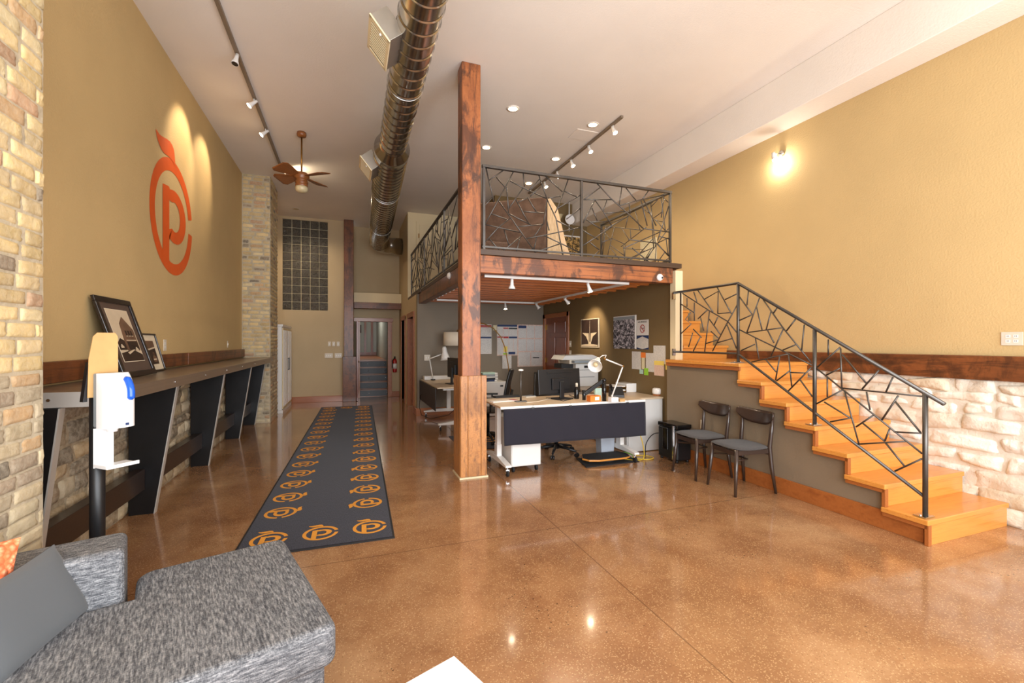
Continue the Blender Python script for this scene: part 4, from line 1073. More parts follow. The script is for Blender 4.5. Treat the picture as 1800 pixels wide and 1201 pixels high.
# ================================================================= WALL THINGS
def plate(label, p, ax, w_, h_, gangs, kind, name='switch_plate', group=None):
    """ax: 'x' plate on a wall of constant x facing -x, 'X' facing +x, 'y' facing -y"""
    d = {'x': Vector((-1, 0, 0)), 'X': Vector((1, 0, 0)), 'y': Vector((0, -1, 0))}[ax]; e = Vector((0, 1, 0)) if ax in 'xX' else Vector((1, 0, 0))
    p = Vector(p); t = thing(name, label, 'outlet' if kind == 'outlet' else 'switch', p, 0, group)
    def bx(b, a0, a1, z0, z1, t0, t1):
        q0 = e * a0 + d * t0 + Vector((0, 0, z0)); q1 = e * a1 + d * t1 + Vector((0, 0, z1))
        b.box(min(q0.x, q1.x), max(q0.x, q1.x), min(q0.y, q1.y), max(q0.y, q1.y), z0, z1)
    b = MB(); bx(b, -w_ / 2, w_ / 2, -h_ / 2, h_ / 2, .0, .006); b.build('cover', 'beige_pl', t, world=False, bevel=.002)
    for k in range(gangs):
        c = (k - (gangs - 1) / 2) * .046
        if kind == 'outlet':
            for z in (-.02, .02):
                b = MB(); bx(b, c - .014, c + .014, z - .012, z + .012, .006, .0075); b.build('socket', 'white', t, world=False)
                b = MB(); bx(b, c - .006, c - .003, z - .004, z + .006, .0075, .0078); bx(b, c + .003, c + .006, z - .004, z + .006, .0075, .0078); b.build('slots', 'black', t, world=False)
        else:
            b = MB(); bx(b, c - .008, c + .008, -.018, .018, .006, .012); b.build('toggle', 'white', t, world=False)
plate('wide beige four-socket outlet plate on the right wall above the timber rail', (5.099, 2.02, 1.53), 'x', .13, .11, 2, 'outlet', 'outlet_plate')
plate('beige outlet plate on the left wall behind the counter, nearer one', (XL + .001, 5.72, 1.47), 'X', .075, .12, 1, 'outlet', 'outlet_plate')
plate('small white plate on the left wall behind the counter near the far pillar', (XL + .001, 8.35, 1.47), 'X', .05, .11, 1, 'switch')
for x, lb in ((-.446, 'left'), (-.345, 'middle'), (-.24, 'right')): plate('single beige switch on the back wall, %s of the upper three' % lb, (x, 12.199, 1.46), 'y', .065, .115, 1, 'switch', group='switches in a row on the back wall')
plate('wide beige switch plate on the back wall, left of the lower pair', (-.46, 12.199, 1.165), 'y', .19, .115, 3, 'switch')
plate('wide beige switch plate on the back wall next to the timber post', (-.235, 12.199, 1.165), 'y', .17, .115, 3, 'switch')
plate('beige switch plate on the taupe wall behind the corner desk', at(751, 629, Y=9.259), 'y', .12, .12, 2, 'switch')
for z, lb in ((1.47, 'upper'), (1.28, 'lower')):
    p = at(1002.5, 600, X=4.149); plate('small white control on the wall by the panelled door, %s one' % lb, (4.149, p.y, z), 'x', .09, .12, 1, 'switch')
# outlet with plug on the stair wall
plate('white outlet with plug low on the stair wall above the shredder', (4.049, 4.30, .50), 'x', .07, .11, 1, 'outlet', 'outlet_plate')
# fire extinguisher
t = thing('fire_extinguisher', 'red fire extinguisher hanging by the hall doors', 'fire extinguisher', (1.20, 12.60, .68))
b = MB(); b.lathe([(.05, 0), (.055, .02), (.055, .30), (.045, .35), (.02, .37)], (1.20, 12.60, .68), n=16); b.build('cylinder', 'red', t)
b = MB(); b.lathe([(.0565, .10), (.0565, .24)], (1.20, 12.60, .68), n=16); b.build('label_band', 'white', t)
b = MB(); b.cyl((1.20, 12.60, 1.05), (1.20, 12.60, 1.10), .02, 8); b.obox((1.20, 12.58, 1.11), (.03, .11, .02)); b.build('valve', 'black', t)
b = MB(); b.tube([(1.20, 12.58, 1.08), (1.13, 12.57, 1.0), (1.13, 12.57, .80)], .011, 6); b.build('hose', 'black', t)
# white wardrobe cabinet
t = thing('white_cabinet', 'tall narrow white louvred cabinet beside the far brick pillar', 'cabinet', (-1.6, 11.2, 0))
b = MB(); b.box(XL + .005, -1.31, 10.50, 12.0, .07, 1.83); b.box(XL + .005, -1.29, 10.48, 12.02, 1.831, 1.88); b.box(XL + .005, -1.29, 10.48, 12.02, 0, .069); b.build('body', 'white', t, bevel=.004)
for k in range(2):
    y0 = 10.52 + k * .74; b = MB(); b.box(-1.308, -1.288, y0, y0 + .72, .09, 1.81); b.build('door', 'cream', t, bevel=.003)
    d = b
    b = MB()
    for j in range(4): b.box(-1.287, -1.275, y0 + .03 + j * .17, y0 + .03 + j * .17 + .10, .14, 1.76)
    o = b.build('door_slat', 'white_pl', t, bevel=.003)
    b = MB(); yh = y0 + (.66 if k == 0 else .06); b.box(-1.262, -1.252, yh, yh + .02, .88, 1.15); b.box(-1.275, -1.262, yh, yh + .02, .88, .90); b.box(-1.275, -1.262, yh, yh + .02, 1.13, 1.15); b.build('handle', 'black', t)
# dome cameras on the beams
def domecam(label, p, d):
    t = thing('security_camera', label, 'camera', p, 0, 'dome cameras on the loft beams'); d = Vector(d)
    b = MB(); b.lathe([(.048, 0), (.048, .012), (.04, .03), (.02, .042), (.001, .045)], (0, 0, 0), d, 20); b.build('housing', 'white_pl', t, world=False)
    b = MB(); b.ball(d * .036 + Vector((.012, 0, -.006)) + (Vector((0, .01, 0)) if abs(d.x) > .5 else Vector()), .016, 0, 8); b.build('lens', 'black_gloss', t, world=False)
domecam('round white dome camera on the front loft beam near its right end', at(1159, 488, Y=4.879), (0, -1, 0))
domecam('round white dome camera on the dark side beam left of the post', at(791, 485, X=1.359), (-1, 0, 0))

# ================================================================= DESK AREA
TOP = .79
def caster(b_parent, x, y, z=0.0, r=.035):
    b = MB(); b.cyl((x - .012, y, z + r), (x + .012, y, z + r), r, 14); c = b.build('wheel', 'rubber', b_parent)
    b = MB(); b.obox((x, y + .008, z + r * 2 + .004), (.032, .05, .01)); b.cyl((x, y, z + 2 * r), (x, y, z + 2 * r + .03), .008, 8)
    for s_ in (-1, 1): b.obox((x + s_ * .016, y + .004, z + r + .02), (.004, .03, .05))
    b.build('caster_fork', 'chrome', c)
# front desk
t = thing('standing_desk', 'front sit-stand desk with tan top on white T legs and casters', 'desk', (2.5, 5.0, 0))
b = MB(); b.box(1.57, 3.47, 4.65, 5.40, TOP - .022, TOP); b.build('tabletop', 'laminate', t, bevel=.003)
b = MB(); b.box(1.57, 3.47, 4.642, 4.65, TOP - .026, TOP - .001); b.build('edge_band', 'white', t)
for x in (1.67, 3.36):
    b = MB(); b.obox((x, 5.03, .43), (.05, .08, .66)); b.obox((x, 5.03, .20), (.06, .10, .2)); b.build('leg', 'white', t, bevel=.004)
    b = MB(); b.prism([(4.66, .105), (5.42, .105), (5.42, .13), (5.12, .165), (4.94, .165), (4.66, .13)], (x - .035, 0, 0), (0, 1, 0), (0, 0, 1), .07); f = b.build('foot', 'white', t, bevel=.004)
    caster(t, x, 4.70); caster(t, x, 5.38)
b = MB(); b.box(1.70, 3.33, 5.0, 5.06, .70, .76); b.build('crossbar', 'white', t)
# cloth on its front
b = MB()
def cl(a, c):
    x = 1.60 + 1.86 * a; z = TOP - .028 - (.395 + .02 * a) * c
    return Vector((x, 4.632 - .016 * c * (sin(a * 9) * .6 + sin(a * 23 + 2 * c) * .35 + .25 * sin(a * 41 - 5 * c) + .9), z))
b.grid(cl, 60, 14, 0, (1.86, .4)); o = b.build('modesty_cloth', 'black_cloth'); mm = o.modifiers.new('s', 'SOLIDIFY'); mm.thickness = .003
tag(o, 'black cloth hung across the front of the front desk', 'cloth')
for x, l in ((1.95, 'left'), (2.42, 'middle'), (3.2, 'right')):
    b = MB(); b.obox((x, 4.628, TOP - .03), (.035, .004, .018)); b.tube([(x - .01, 4.625, TOP - .022), (x, 4.622, TOP + .012), (x + .01, 4.625, TOP - .022)], .0015, 4)
    tag(b.build('binder_clip', 'black'), 'small binder clip holding the black desk cloth, %s one of three' % l, 'clip')
# items on the front desk
def flatbox(name, label, cat, u, v, size, rz, mat, z=TOP, bevel=.002, group=None):
    p = at(u, v, Z=z); b = MB(); b.obox((0, 0, size[2] / 2), size); o = b.build(name, mat, bevel=bevel); o.location = (p.x, p.y, z + .0005); o.rotation_euler = (0, 0, rz); tag(o, label, cat, group); return o
t = thing('display_post', 'slim grey vertical post with round foot on the front desk', 'post', at(917, 707, Z=TOP) + Vector((0, .03, 0)))
b = MB(); b.obox((0, 0, .006), (.14, .06, .011)); b.cyl((0, 0, .011), (0, 0, .375), .012, 12); b.build('pole', 'iron', t, world=False)
b = MB(); b.lathe([(.03, .37), (.034, .38), (.02, .39)], (0, 0, 0), n=14); b.build('cap', 'white', t, world=False)
t = thing('open_book', 'open pink-edged notebook lying at the left end of the front desk', 'book', at(888, 707, Z=TOP) + Vector((0, .06, 0)), radians(8))
b = MB(); b.box(-.16, .16, -.05, .05, .0005, .012); b.build('pages', 'paper', t, world=False); b = MB(); b.box(.10, .165, -.055, .055, .0125, .016); b.build('cover', 'red', t, world=False)
flatbox('laptop_sleeve', 'dark green flat tray behind the open notebook', 'tray', 890, 698.5, (.34, .12, .02), radians(5), 'rubber')
t = thing('keyboard', 'pale keyboard on the front desk beside the monitor', 'keyboard', at(930, 698.5, Z=TOP) + Vector((0, .0, .0005)), radians(12))
b = MB(); b.obox((0, 0, .008), (.16, .10, .015)); b.build('case', 'beige_pl', t, world=False, bevel=.002)
b = MB()
for i in range(8):
    for j in range(4): b.obox((-.065 + i * .0185, -.036 + j * .024, .018), (.015, .019, .005))
b.build('keys', 'grey_pl', t, world=False)
def monitor(label, c, yaw, w_, h_, z0, desk_z, tilt=0, slim='black'):
    t = thing('monitor', label, 'monitor', (c[0], c[1], desk_z), yaw)
    zc = z0 + h_ / 2 - desk_z
    rot = Matrix.Rotation(tilt, 3, 'X')
    b = MB(); b.obox((0, 0, zc), (w_, .022, h_), rot); b.build('housing', slim, t, world=False, bevel=.006)
    b = MB(); b.obox((0, .013, zc), (w_ - .02, .003, h_ - .03), rot); b.build('screen', 'black_gloss', t, world=False)
    b = MB(); b.obox((0, -.025, zc - .03), (w_ * .42, .03, h_ * .45)); b.obox((0, -.012, zc + h_ * .36), (w_ * .6, .006, .02)); b.build('rear_cover', 'black', t, world=False, bevel=.006)
    b = MB(); b.box(-.03, .03, -.06, -.035, .012, zc); b.build('neck', 'black', t, world=False, bevel=.004)
    b = MB(); b.box(-.12, .12, -.13, .07, .0005, .012); b.build('stand_base', 'black', t, world=False, bevel=.004)
    return t
monitor('wide black monitor seen from behind on the front desk', (2.50, 5.08), radians(12), .66, .31, .855, TOP, radians(-4))
b = MB()
mx = at(1066, 706, Z=TOP) + Vector((0, .05, 0))
t = thing('display_mount', 'black articulated monitor arm clamped near the right of the front desk', 'monitor mount', mx)
b = MB(); b.cyl((0, 0, 0), (0, 0, .25), .026, 16, 0, .024); b.ball((0, 0, .25), .027, 0, 8); b.build('column', 'black_gloss', t, world=False)
b = MB(); b.obox((-.13, .02, .17), (.30, .04, .045), Matrix.Rotation(radians(-31), 3, 'Y')); b.build('arm', 'black', t, world=False, bevel=.008)
b = MB(); b.cyl((-.26, .03, .02), (-.26, .03, .14), .022, 14); b.build('joint', 'black_gloss', t, world=False)
t = thing('desk_lamp', 'white architect lamp bending left over the front desk', 'lamp', at(1084, 705, Z=TOP) + Vector((0, .10, 0)))
L0 = t.location
e1 = at(1095, 644, Y=L0.y) - L0; e2 = at(1063, 631, Y=L0.y - .05) - L0; hd = at(1047, 641, Y=L0.y - .12) - L0
b = MB(); b.cyl((0, 0, 0), (0, 0, .02), .05, 16); b.cyl((0, 0, .02), (0, 0, .06), .012, 8); b.build('base', 'white', t, world=False)
b = MB(); b.cyl((0, 0, .05), e1, .009, 8); b.build('lower_arm', 'white', t, world=False)
b = MB(); b.cyl(e1, e2, .009, 8); b.tube([e2, e2 + Vector((.02, 0, .045)), e2 + Vector((-.03, 0, .04)), e2 + Vector((-.07, 0, .015))], .005, 6); b.build('upper_arm', 'white', t, world=False)
b = MB(); b.ball(e1, .016, 0, 6); b.ball(e2, .016, 0, 6); b.build('joint', 'brass', t, world=False)
ax = Vector((-.62, -.62, -.45))
b = MB(); b.lathe([(.028, -.13), (.036, -.10), (.042, -.05), (.072, .0), (.086, .04), (.083, .04), (.068, 0), (.03, -.05)], hd, ax, 22); b.build('shade', 'white', t, world=False)
b = MB(); b.ball(hd + ax * .0, .032, 0, 8); b.build('bulb', 'frost', t, world=False)
t = thing('spray_bottle', 'small dark bottle with pale cap right of the monitor', 'bottle', at(1017, 702, Z=TOP) + Vector((0, .05, 0)))
b = MB(); b.lathe([(.03, 0), (.032, .01), (.032, .11), (.02, .14), (.014, .15)], (0, 0, 0), n=14); b.build('body', 'black_gloss', t, world=False)
b = MB(); b.lathe([(.016, .151), (.016, .19), (.008, .20)], (0, 0, 0), n=12); b.build('cap', 'beige_pl', t, world=False)
t = thing('product_box', 'orange and white tissue-size box on the front desk', 'box', at(1046, 706, Z=TOP) + Vector((0, .03, 0)), radians(4))
b = MB(); b.obox((0, 0, .035), (.15, .08, .069)); b.build('carton', 'sticky_o', t, world=False, bevel=.002); b = MB(); b.obox((.02, -.041, .035), (.06, .002, .04)); b.build('label_patch', 'white', t, world=False)
flatbox('paper_carton', 'light blue packet standing behind the orange box', 'packet', 1051, 699, (.10, .03, .12), radians(6), 'sticky_b')
flatbox('card_box', 'small white card box by the foot of the architect lamp', 'box', 1078, 706.5, (.10, .07, .055), radians(3), 'white_pl')
flatbox('card_tray', 'small tan card tray beside the little white box', 'tray', 1092, 706, (.07, .06, .03), radians(-4), 'kraft')
t = thing('desk_phone', 'black desk telephone on angled stand at the right of the front desk', 'phone', at(1090, 699, Z=TOP) + Vector((0, .08, 0)), radians(-20))
b = MB(); b.prism([(-.09, 0), (.09, 0), (.06, .12), (.03, .13), (-.09, .03)], (-.09, 0, 0), (0, 1, 0), (0, 0, 1), .17); b.build('body', 'black', t, world=False, bevel=.005)
b = MB(); b.tube([(-.06, -.04, .09), (-.065, 0, .115), (-.06, .09, .145), (-.06, .11, .14)], .018, 8); b.build('handset', 'black_gloss', t, world=False)
# cables on the desk
for lb, pts in (('black cable curling beneath the monitor', [(960, 700), (975, 702), (990, 706), (1003, 703), (1010, 699), (1000, 695)]), ('pale cable trailing left across the front desk', [(925, 709), (945, 707), (962, 703), (975, 700)])):
    b = MB(); b.tube([at(u, v, Z=TOP) + Vector((0, 0, .006)) for u, v in pts], .004, 6); tag(b.build('cable', 'black' if 'black' in lb else 'beige_pl'), lb, 'cable')
# return credenza along the poster wall
t = thing('credenza', 'long white return cabinet with tan top along the poster wall', 'cabinet', (3.8, 6.2, 0))
b = MB(); b.box(3.56, 4.12, 5.13, 7.65, .01, .715); b.build('body', 'offwhite', t, bevel=.003)
b = MB(); b.box(3.53, 4.12, 5.11, 7.67, .716, .74); b.build('worktop', 'laminate', t, bevel=.003)
for k in range(4):
    b = MB(); b.box(3.548, 3.56, 5.15 + k * .625, 5.15 + k * .625 + .61, .03, .70); b.build('door', 'offwhite', t, bevel=.002)
t = thing('copier', 'white office copier with raised scanner on the return cabinet', 'printer', (3.85, 7.0, .741))
b = MB(); b.box(3.66, 4.10, 6.80, 7.28, .741, 1.13); b.build('body', 'offwhite', t, bevel=.01)
b = MB(); b.box(3.50, 3.66, 6.86, 7.24, .741, 1.02); b.build('side_unit', 'offwhite', t, bevel=.01)
b = MB(); b.prism([(3.40, 1.20), (4.08, 1.20), (4.08, 1.25), (3.98, 1.285), (3.46, 1.275)], (0, 6.80, 0), (1, 0, 0), (0, 0, 1), -.46); b.build('scanner_lid', 'offwhite', t, bevel=.006)
b = MB(); b.box(3.55, 4.09, 6.82, 7.26, 1.131, 1.199); b.build('scanner_bed', 'beige_pl', t, bevel=.004)
b = MB(); b.box(3.58, 3.95, 6.70, 6.80, 1.15, 1.19); b.build('control_panel', 'grey_pl', t, bevel=.004)
b = MB(); b.box(3.68, 4.02, 6.79, 6.801, .90, .905); b.box(3.68, 4.02, 6.79, 6.801, 1.02, 1.025); b.build('drawer_gap', 'black', t)
b = MB(); b.box(3.82, 3.90, 6.785, 6.80, 1.06, 1.10); b.build('badge', 'black', t)
b = MB(); b.box(3.44, 3.66, 6.9, 7.2, 1.05, 1.13); b.build('output_tray', 'black', t, bevel=.004)
flatbox('white_box', 'white shoebox-size carton on the return cabinet', 'box', 1104, 687.5, (.26, .30, .13), 0, 'white_pl', .74)
t = thing('file_tray', 'wire letter tray with papers behind the phone', 'tray', at(1078, 690, Z=.74))
b = MB()
for z in (.03, .09): b.obox((0, 0, z), (.26, .32, .008))
for x in (-.125, .125): b.obox((x, 0, .06), (.006, .3, .1))
b.build('rack', 'brass', t, world=False)
b = MB(); b.obox((0, -.01, .045), (.22, .29, .02)); b.obox((0, -.01, .103), (.22, .29, .016)); b.build('papers', 'paper', t, world=False)
t = thing('aroma_diffuser', 'round white diffuser with wooden base on the end of the cabinet', 'diffuser', at(1162, 696, Z=.74) + Vector((-.02, .05, 0)))
b = MB(); b.lathe([(.062, 0), (.068, .006), (.068, .022)], (0, 0, 0), n=24); b.build('base', 'pine_trim', t, world=False)
b = MB(); b.lathe([(.068, .023), (.074, .04), (.074, .085), (.066, .103), (.05, .11), (.001, .111)], (0, 0, 0), n=24); b.build('shell', 'white_pl', t, world=False)
# rolling pedestal
t = thing('mobile_pedestal', 'white mobile drawer pedestal under the front desk', 'drawer unit', (1.95, 4.9, 0))
b = MB(); b.box(1.75, 2.12, 4.80, 5.35, .07, .60); b.build('body', 'offwhite', t, bevel=.004)
for x, y in ((1.79, 4.84), (2.08, 4.84), (1.79, 5.3), (2.08, 5.3)):
    b = MB(); b.cyl((x - .012, y, .03), (x + .012, y, .03), .03, 12); b.cyl((x, y, .05), (x, y, .07), .012, 8); b.build('wheel', 'rubber', t)
b = MB(); b.box(1.76, 2.11, 4.792, 4.80, .08, .59); b.build('back_panel', 'white', t, bevel=.002)
# waste bin
t = thing('waste_bin', 'translucent plastic waste bin under the front desk', 'bin', (3.22, 5.17, 0))
b = MB(); b.obox((0, 0, .15), (.22, .16, .298), Matrix.Rotation(pi, 3, 'X'), taper=.86); b.build('body', 'clearplastic', t, world=False, bevel=.012)
b = MB()
for s_ in (-1, 1): b.obox((s_ * .112, 0, .295), (.012, .18, .015)); b.obox((0, s_ * .083, .295), (.236, .012, .015))
b.build('rim', 'grey_pl', t, world=False)
# balance board on its mat
p = Vector((3.03, 4.90, 0))
b = MB(); b.prism([(-.36, -.20), (.40, -.19), (.44, .17), (-.28, .20)], (0, 0, .0005), (1, 0, 0), (0, 1, 0), .010); o = b.build('floor_mat', 'rubber', bevel=.003); o.location = p; tag(o, 'black rubber mat under the balance board', 'mat')
t = thing('balance_board', 'wooden balance board with dark grip pad beneath the front desk', 'balance board', p + Vector((.02, .01, .011)))
ob = [(-.33, -.02), (-.29, -.12), (-.17, -.165), (.22, -.165), (.30, -.12), (.33, .02), (.27, .14), (-.25, .15)]
b = MB(); b.prism(ob, (0, 0, .03), (1, 0, 0), (0, 1, 0), .022); b.build('board', 'pine', t, world=False, bevel=.006)
b = MB(); b.prism([(x * .97, y * .95) for x, y in ob], (0, 0, .0525), (1, 0, 0), (0, 1, 0), .007); b.build('grip_pad', 'rubber', t, world=False, bevel=.002)
b = MB(); b.lathe([(.12, .0), (.13, .012), (.11, .03)], (0, 0, 0), n=20); b.build('rocker', 'rubber', t, world=False)
# office chairs
def office_chair(label, loc, rz, back=True):
    t = thing('office_chair', label, 'chair', loc, rz, 'office chairs at the desks')
    b = MB(); b.cyl((0, 0, .08), (0, 0, .13), .04, 14); b.cyl((0, 0, .13), (0, 0, .43), .025, 12); b.build('column', 'black', t, world=False)
    for k in range(5):
        a = 2 * pi * k / 5 + .3; c_, s_ = cos(a), sin(a)
        b = MB(); b.tube([(c_ * .03, s_ * .03, .115), (c_ * .16, s_ * .16, .10), (c_ * .29, s_ * .29, .075)], [.026, .02, .014], 8); g = b.build('base_arm', 'black', t, world=False)
        b = MB(); e = Vector((-s_, c_, 0)); q = Vector((c_ * .30, s_ * .30, .027))
        for d in (-1, 1): b.cyl(q + e * d * .006, q + e * d * .024, .027, 12)
        b.cyl(q, q + Vector((0, 0, .04)), .008, 6); b.build('caster', 'black', g, world=False)
    b = MB()
    b.grid(lambda a, c: Vector(((a - .5) * .50, (c - .5) * .48, .475 + .03 * (1 - (2 * a - 1) ** 4) * (1 - (2 * c - 1) ** 4))), 14, 14, 0, (.5, .5)); b.grid(lambda a, c: Vector(((a - .5) * .50, (c - .5) * .48, .475 - .04 * (1 - (2 * a - 1) ** 4) * (1 - (2 * c - 1) ** 4))), 14, 14, 0, (.5, .5))
    b.build('seat', 'seat_fab', t, world=False)
    b = MB()
    def bk(a, c): return Vector(((a - .5) * (.44 - .10 * c * c), .24 + .10 * c ** 1.5 - .05 * (1 - (2 * a - 1) ** 2) * 0 + .06 * (1 - abs(2 * a - 1) ** 2), .56 + .52 * c))
    b.grid(bk, 14, 14, 0, (.4, .5)); o = b.build('backrest', 'black', t, world=False); mm = o.modifiers.new('s', 'SOLIDIFY'); mm.thickness = .022
    b = MB(); b.tube([(0, .05, .44), (0, .27, .45), (0, .33, .60), (0, .37, .78)], .018, 8); b.build('back_spine', 'black', t, world=False)
    for s_ in (-1, 1):
        b = MB(); b.tube([(s_ * .2, .05, .46), (s_ * .29, .05, .50), (s_ * .29, .05, .67)], .014, 8); b.obox((s_ * .29, .02, .68), (.06, .24, .025)); b.build('armrest', 'black', t, world=False, bevel=.003)
    return t
office_chair('black office chair mostly hidden behind the front desk and monitor', (2.62, 5.42, 0), radians(180 - 178))
office_chair('black mesh office chair between the post and the file cabinet', (1.98, 6.45, .0098), radians(-110))
# paper shredder
t = thing('paper_shredder', 'black paper shredder with silver edge on the floor by the chairs', 'shredder', (3.92, 4.64, 0))
b = MB(); b.box(3.80, 4.02, 4.46, 4.82, .03, .42); b.build('bin', 'black', t, bevel=.02, seg=3)
b = MB(); b.box(3.795, 4.025, 4.455, 4.825, .421, .475); b.build('cutter_head', 'black_gloss', t, bevel=.014, seg=3)
b = MB(); b.box(3.785, 3.80, 4.50, 4.535, .04, .46); b.build('silver_trim', 'chrome', t, bevel=.004)
b = MB(); b.box(3.786, 3.80, 4.62, 4.72, .14, .42); b.build('window_panel', 'black_gloss', t, bevel=.006)
b = MB(); b.tube([(3.79, 4.60, .40), (3.765, 4.60, .42), (3.765, 4.74, .42), (3.79, 4.74, .40)], .008, 6); b.build('handle', 'black', t)
b = MB()
for x, y in ((3.83, 4.5), (3.99, 4.5), (3.83, 4.78), (3.99, 4.78)): b = MB(); b.cyl((x, y, 0), (x, y, .031), .018, 8); b.build('foot', 'black', t)
# cables on the floor between desk and shredder
for lb, mt, pts in (('yellow cable looping down beside the front desk leg', 'yellow', [(3.50, 5.02, .62), (3.56, 4.98, .45), (3.60, 4.88, .2), (3.55, 4.78, .03), (3.42, 4.75, .012), (3.30, 4.86, .012)]),
                    ('yellow cable lying curled on the floor by the shredder', 'yellow', [(3.46, 4.84, .01), (3.58, 4.74, .01), (3.70, 4.78, .01), (3.68, 4.90, .01), (3.58, 4.96, .01), (3.5, 4.9, .01)]),
                    ('green cable coiled near the balance board', 'green', [(3.20, 5.02, .008), (3.32, 4.98, .01), (3.42, 5.02, .05), (3.50, 4.95, .02), (3.44, 4.88, .01)]),
                    ('black cable dropping to the floor behind the shredder', 'black', [(4.03, 4.93, .28), (3.86, 4.98, .27), (3.74, 4.98, .16), (3.69, 4.94, .04), (3.66, 4.9, .01)])):
    b = MB()
    P = [Vector(p) for p in pts]; Q = []
    for i in range(len(P) - 1):
        p0 = P[max(i - 1, 0)]; p1 = P[i]; p2 = P[i + 1]; p3 = P[min(i + 2, len(P) - 1)]
        for k in range(5):
            u = k / 5; Q.append(.5 * ((2 * p1) + (-p0 + p2) * u + (2 * p0 - 5 * p1 + 4 * p2 - p3) * u * u + (-p0 + 3 * p1 - 3 * p2 + p3) * u ** 3))
    Q.append(P[-1]); b.tube(Q, .006, 6); tag(b.build('cable', mt), lb, 'cable')
# corner desk on the left
t = thing('standing_desk', 'corner sit-stand desk with black side panel by the hall wall', 'desk', (1.75, 8.2, 0))
b = MB(); b.box(1.38, 2.13, 7.34, 9.12, .728, .75); b.build('tabletop', 'laminate', t, bevel=.003)
b = MB(); b.box(1.352, 1.362, 7.36, 9.10, .36, .735); b.build('side_panel', 'black_panel', t)
for y in (7.48, 8.98):
    b = MB(); b.obox((1.92, y, .40), (.08, .05, .60)); b.build('leg', 'white', t, bevel=.004)
    b = MB(); b.prism([(1.42, .105), (2.16, .105), (2.16, .13), (1.90, .165), (1.70, .165), (1.42, .13)], (0, y - .035, 0), (1, 0, 0), (0, 0, 1), -.07); b.build('foot', 'white', t, bevel=.004)
    b = MB(); b.box(1.5, 2.05, y - .03, y + .03, .69, .727); b.build('bracket', 'white', t)
    caster(t, 1.46, y); caster(t, 2.12, y)
monitor('black monitor turned sideways on the corner desk', (1.80, 7.95), radians(-78), .55, .36, .86, .75, radians(0))
t = thing('desk_lamp', 'white jointed lamp at the corner desk by the hall', 'lamp', (1.58, 8.85, .75))
q1 = at(755, 631, Y=8.85) - t.location; q2 = at(776, 623, Y=8.80) - t.location; q3 = at(782, 621, Y=8.70) - t.location
b = MB(); b.cyl((0, 0, .0005), (0, 0, .02), .045, 14); b.build('base', 'black', t, world=False)
b = MB(); b.cyl((0, 0, .02), q1, .011, 8); b.build('lower_arm', 'white', t, world=False)
b = MB(); b.cyl(q1, q2, .011, 8); b.build('upper_arm', 'white', t, world=False)
b = MB(); b.lathe([(.03, -.13), (.045, -.09), (.05, -.02), (.075, .06), (.10, .14), (.097, .14), (.07, .06)], q3, (.08, -.1, -1), 20); b.build('shade', 'white', t, world=False)
t = thing('desk_phone', 'black telephone behind the sideways monitor on the corner desk', 'phone', (2.02, 8.3, .75), radians(-10))
b = MB(); b.prism([(-.1, .0005), (.1, .0005), (.08, .10), (.03, .13), (-.1, .04)], (-.10, 0, 0), (0, 1, 0), (0, 0, 1), .2); b.build('body', 'black', t, world=False, bevel=.006)
b = MB(); b.tube([(-.07, -.06, .10), (-.075, 0, .13), (-.07, .08, .15)], .02, 8); b.build('handset', 'black', t, world=False)
b = MB(); b.box(1.42, 1.95, 8.92, 9.10, .7505, .83); tag(b.build('paper_carton', 'offwhite', bevel=.01), 'low white box at the back edge of the corner desk', 'box')
b = MB(); b.box(1.70, 2.05, 7.45, 7.68, .7505, .76); tag(b.build('notepad', 'paper', bevel=.001), 'loose white papers on the near edge of the corner desk', 'papers')
b = MB(); b.tube([(1.40, 7.9, .70), (1.345, 8.95, .45), (1.342, 9.05, .20), (1.36, 8.9, .06), (1.5, 8.6, .03), (1.8, 8.4, .12), (2.0, 8.1, .4)], .006, 6); tag(b.build('cable', 'black'), 'black cable sagging below the corner desk', 'cable')
# arc floor lamp
t = thing('arc_floor_lamp', 'arched floor lamp with wide linen drum shade behind the timber post', 'lamp', (3.26, 8.9, 0))
b = MB(); b.lathe([(.17, 0), (.17, .025), (.02, .035)], (3.26, 8.9, 0), n=24); b.build('base', 'brass', t)
pts = [Vector((3.26, 8.9, .03)), at(896, 665, Y=8.9), at(893, 640, Y=8.9), at(888, 612, Y=8.9), at(880, 592, Y=8.9), at(867, 577, Y=8.9), at(850, 569, Y=8.9), at(832, 566, Y=8.88), at(817, 569, Y=8.86), at(808, 575, Y=8.85), at(803, 584, Y=8.84)]
b = MB(); b.tube(pts, .011, 8); b.build('pole', 'brass', t)
sc_ = at(803, 596, Y=8.84)
b = MB(); b.lathe([(.27, -.135), (.265, .135), (.262, .135), (.266, -.135)], sc_, n=36); b.cyl(sc_ + Vector((0, 0, .10)), sc_ + Vector((0, 0, .14)), .02, 8); b.build('lamp_shade', 'lamp_shade', t)
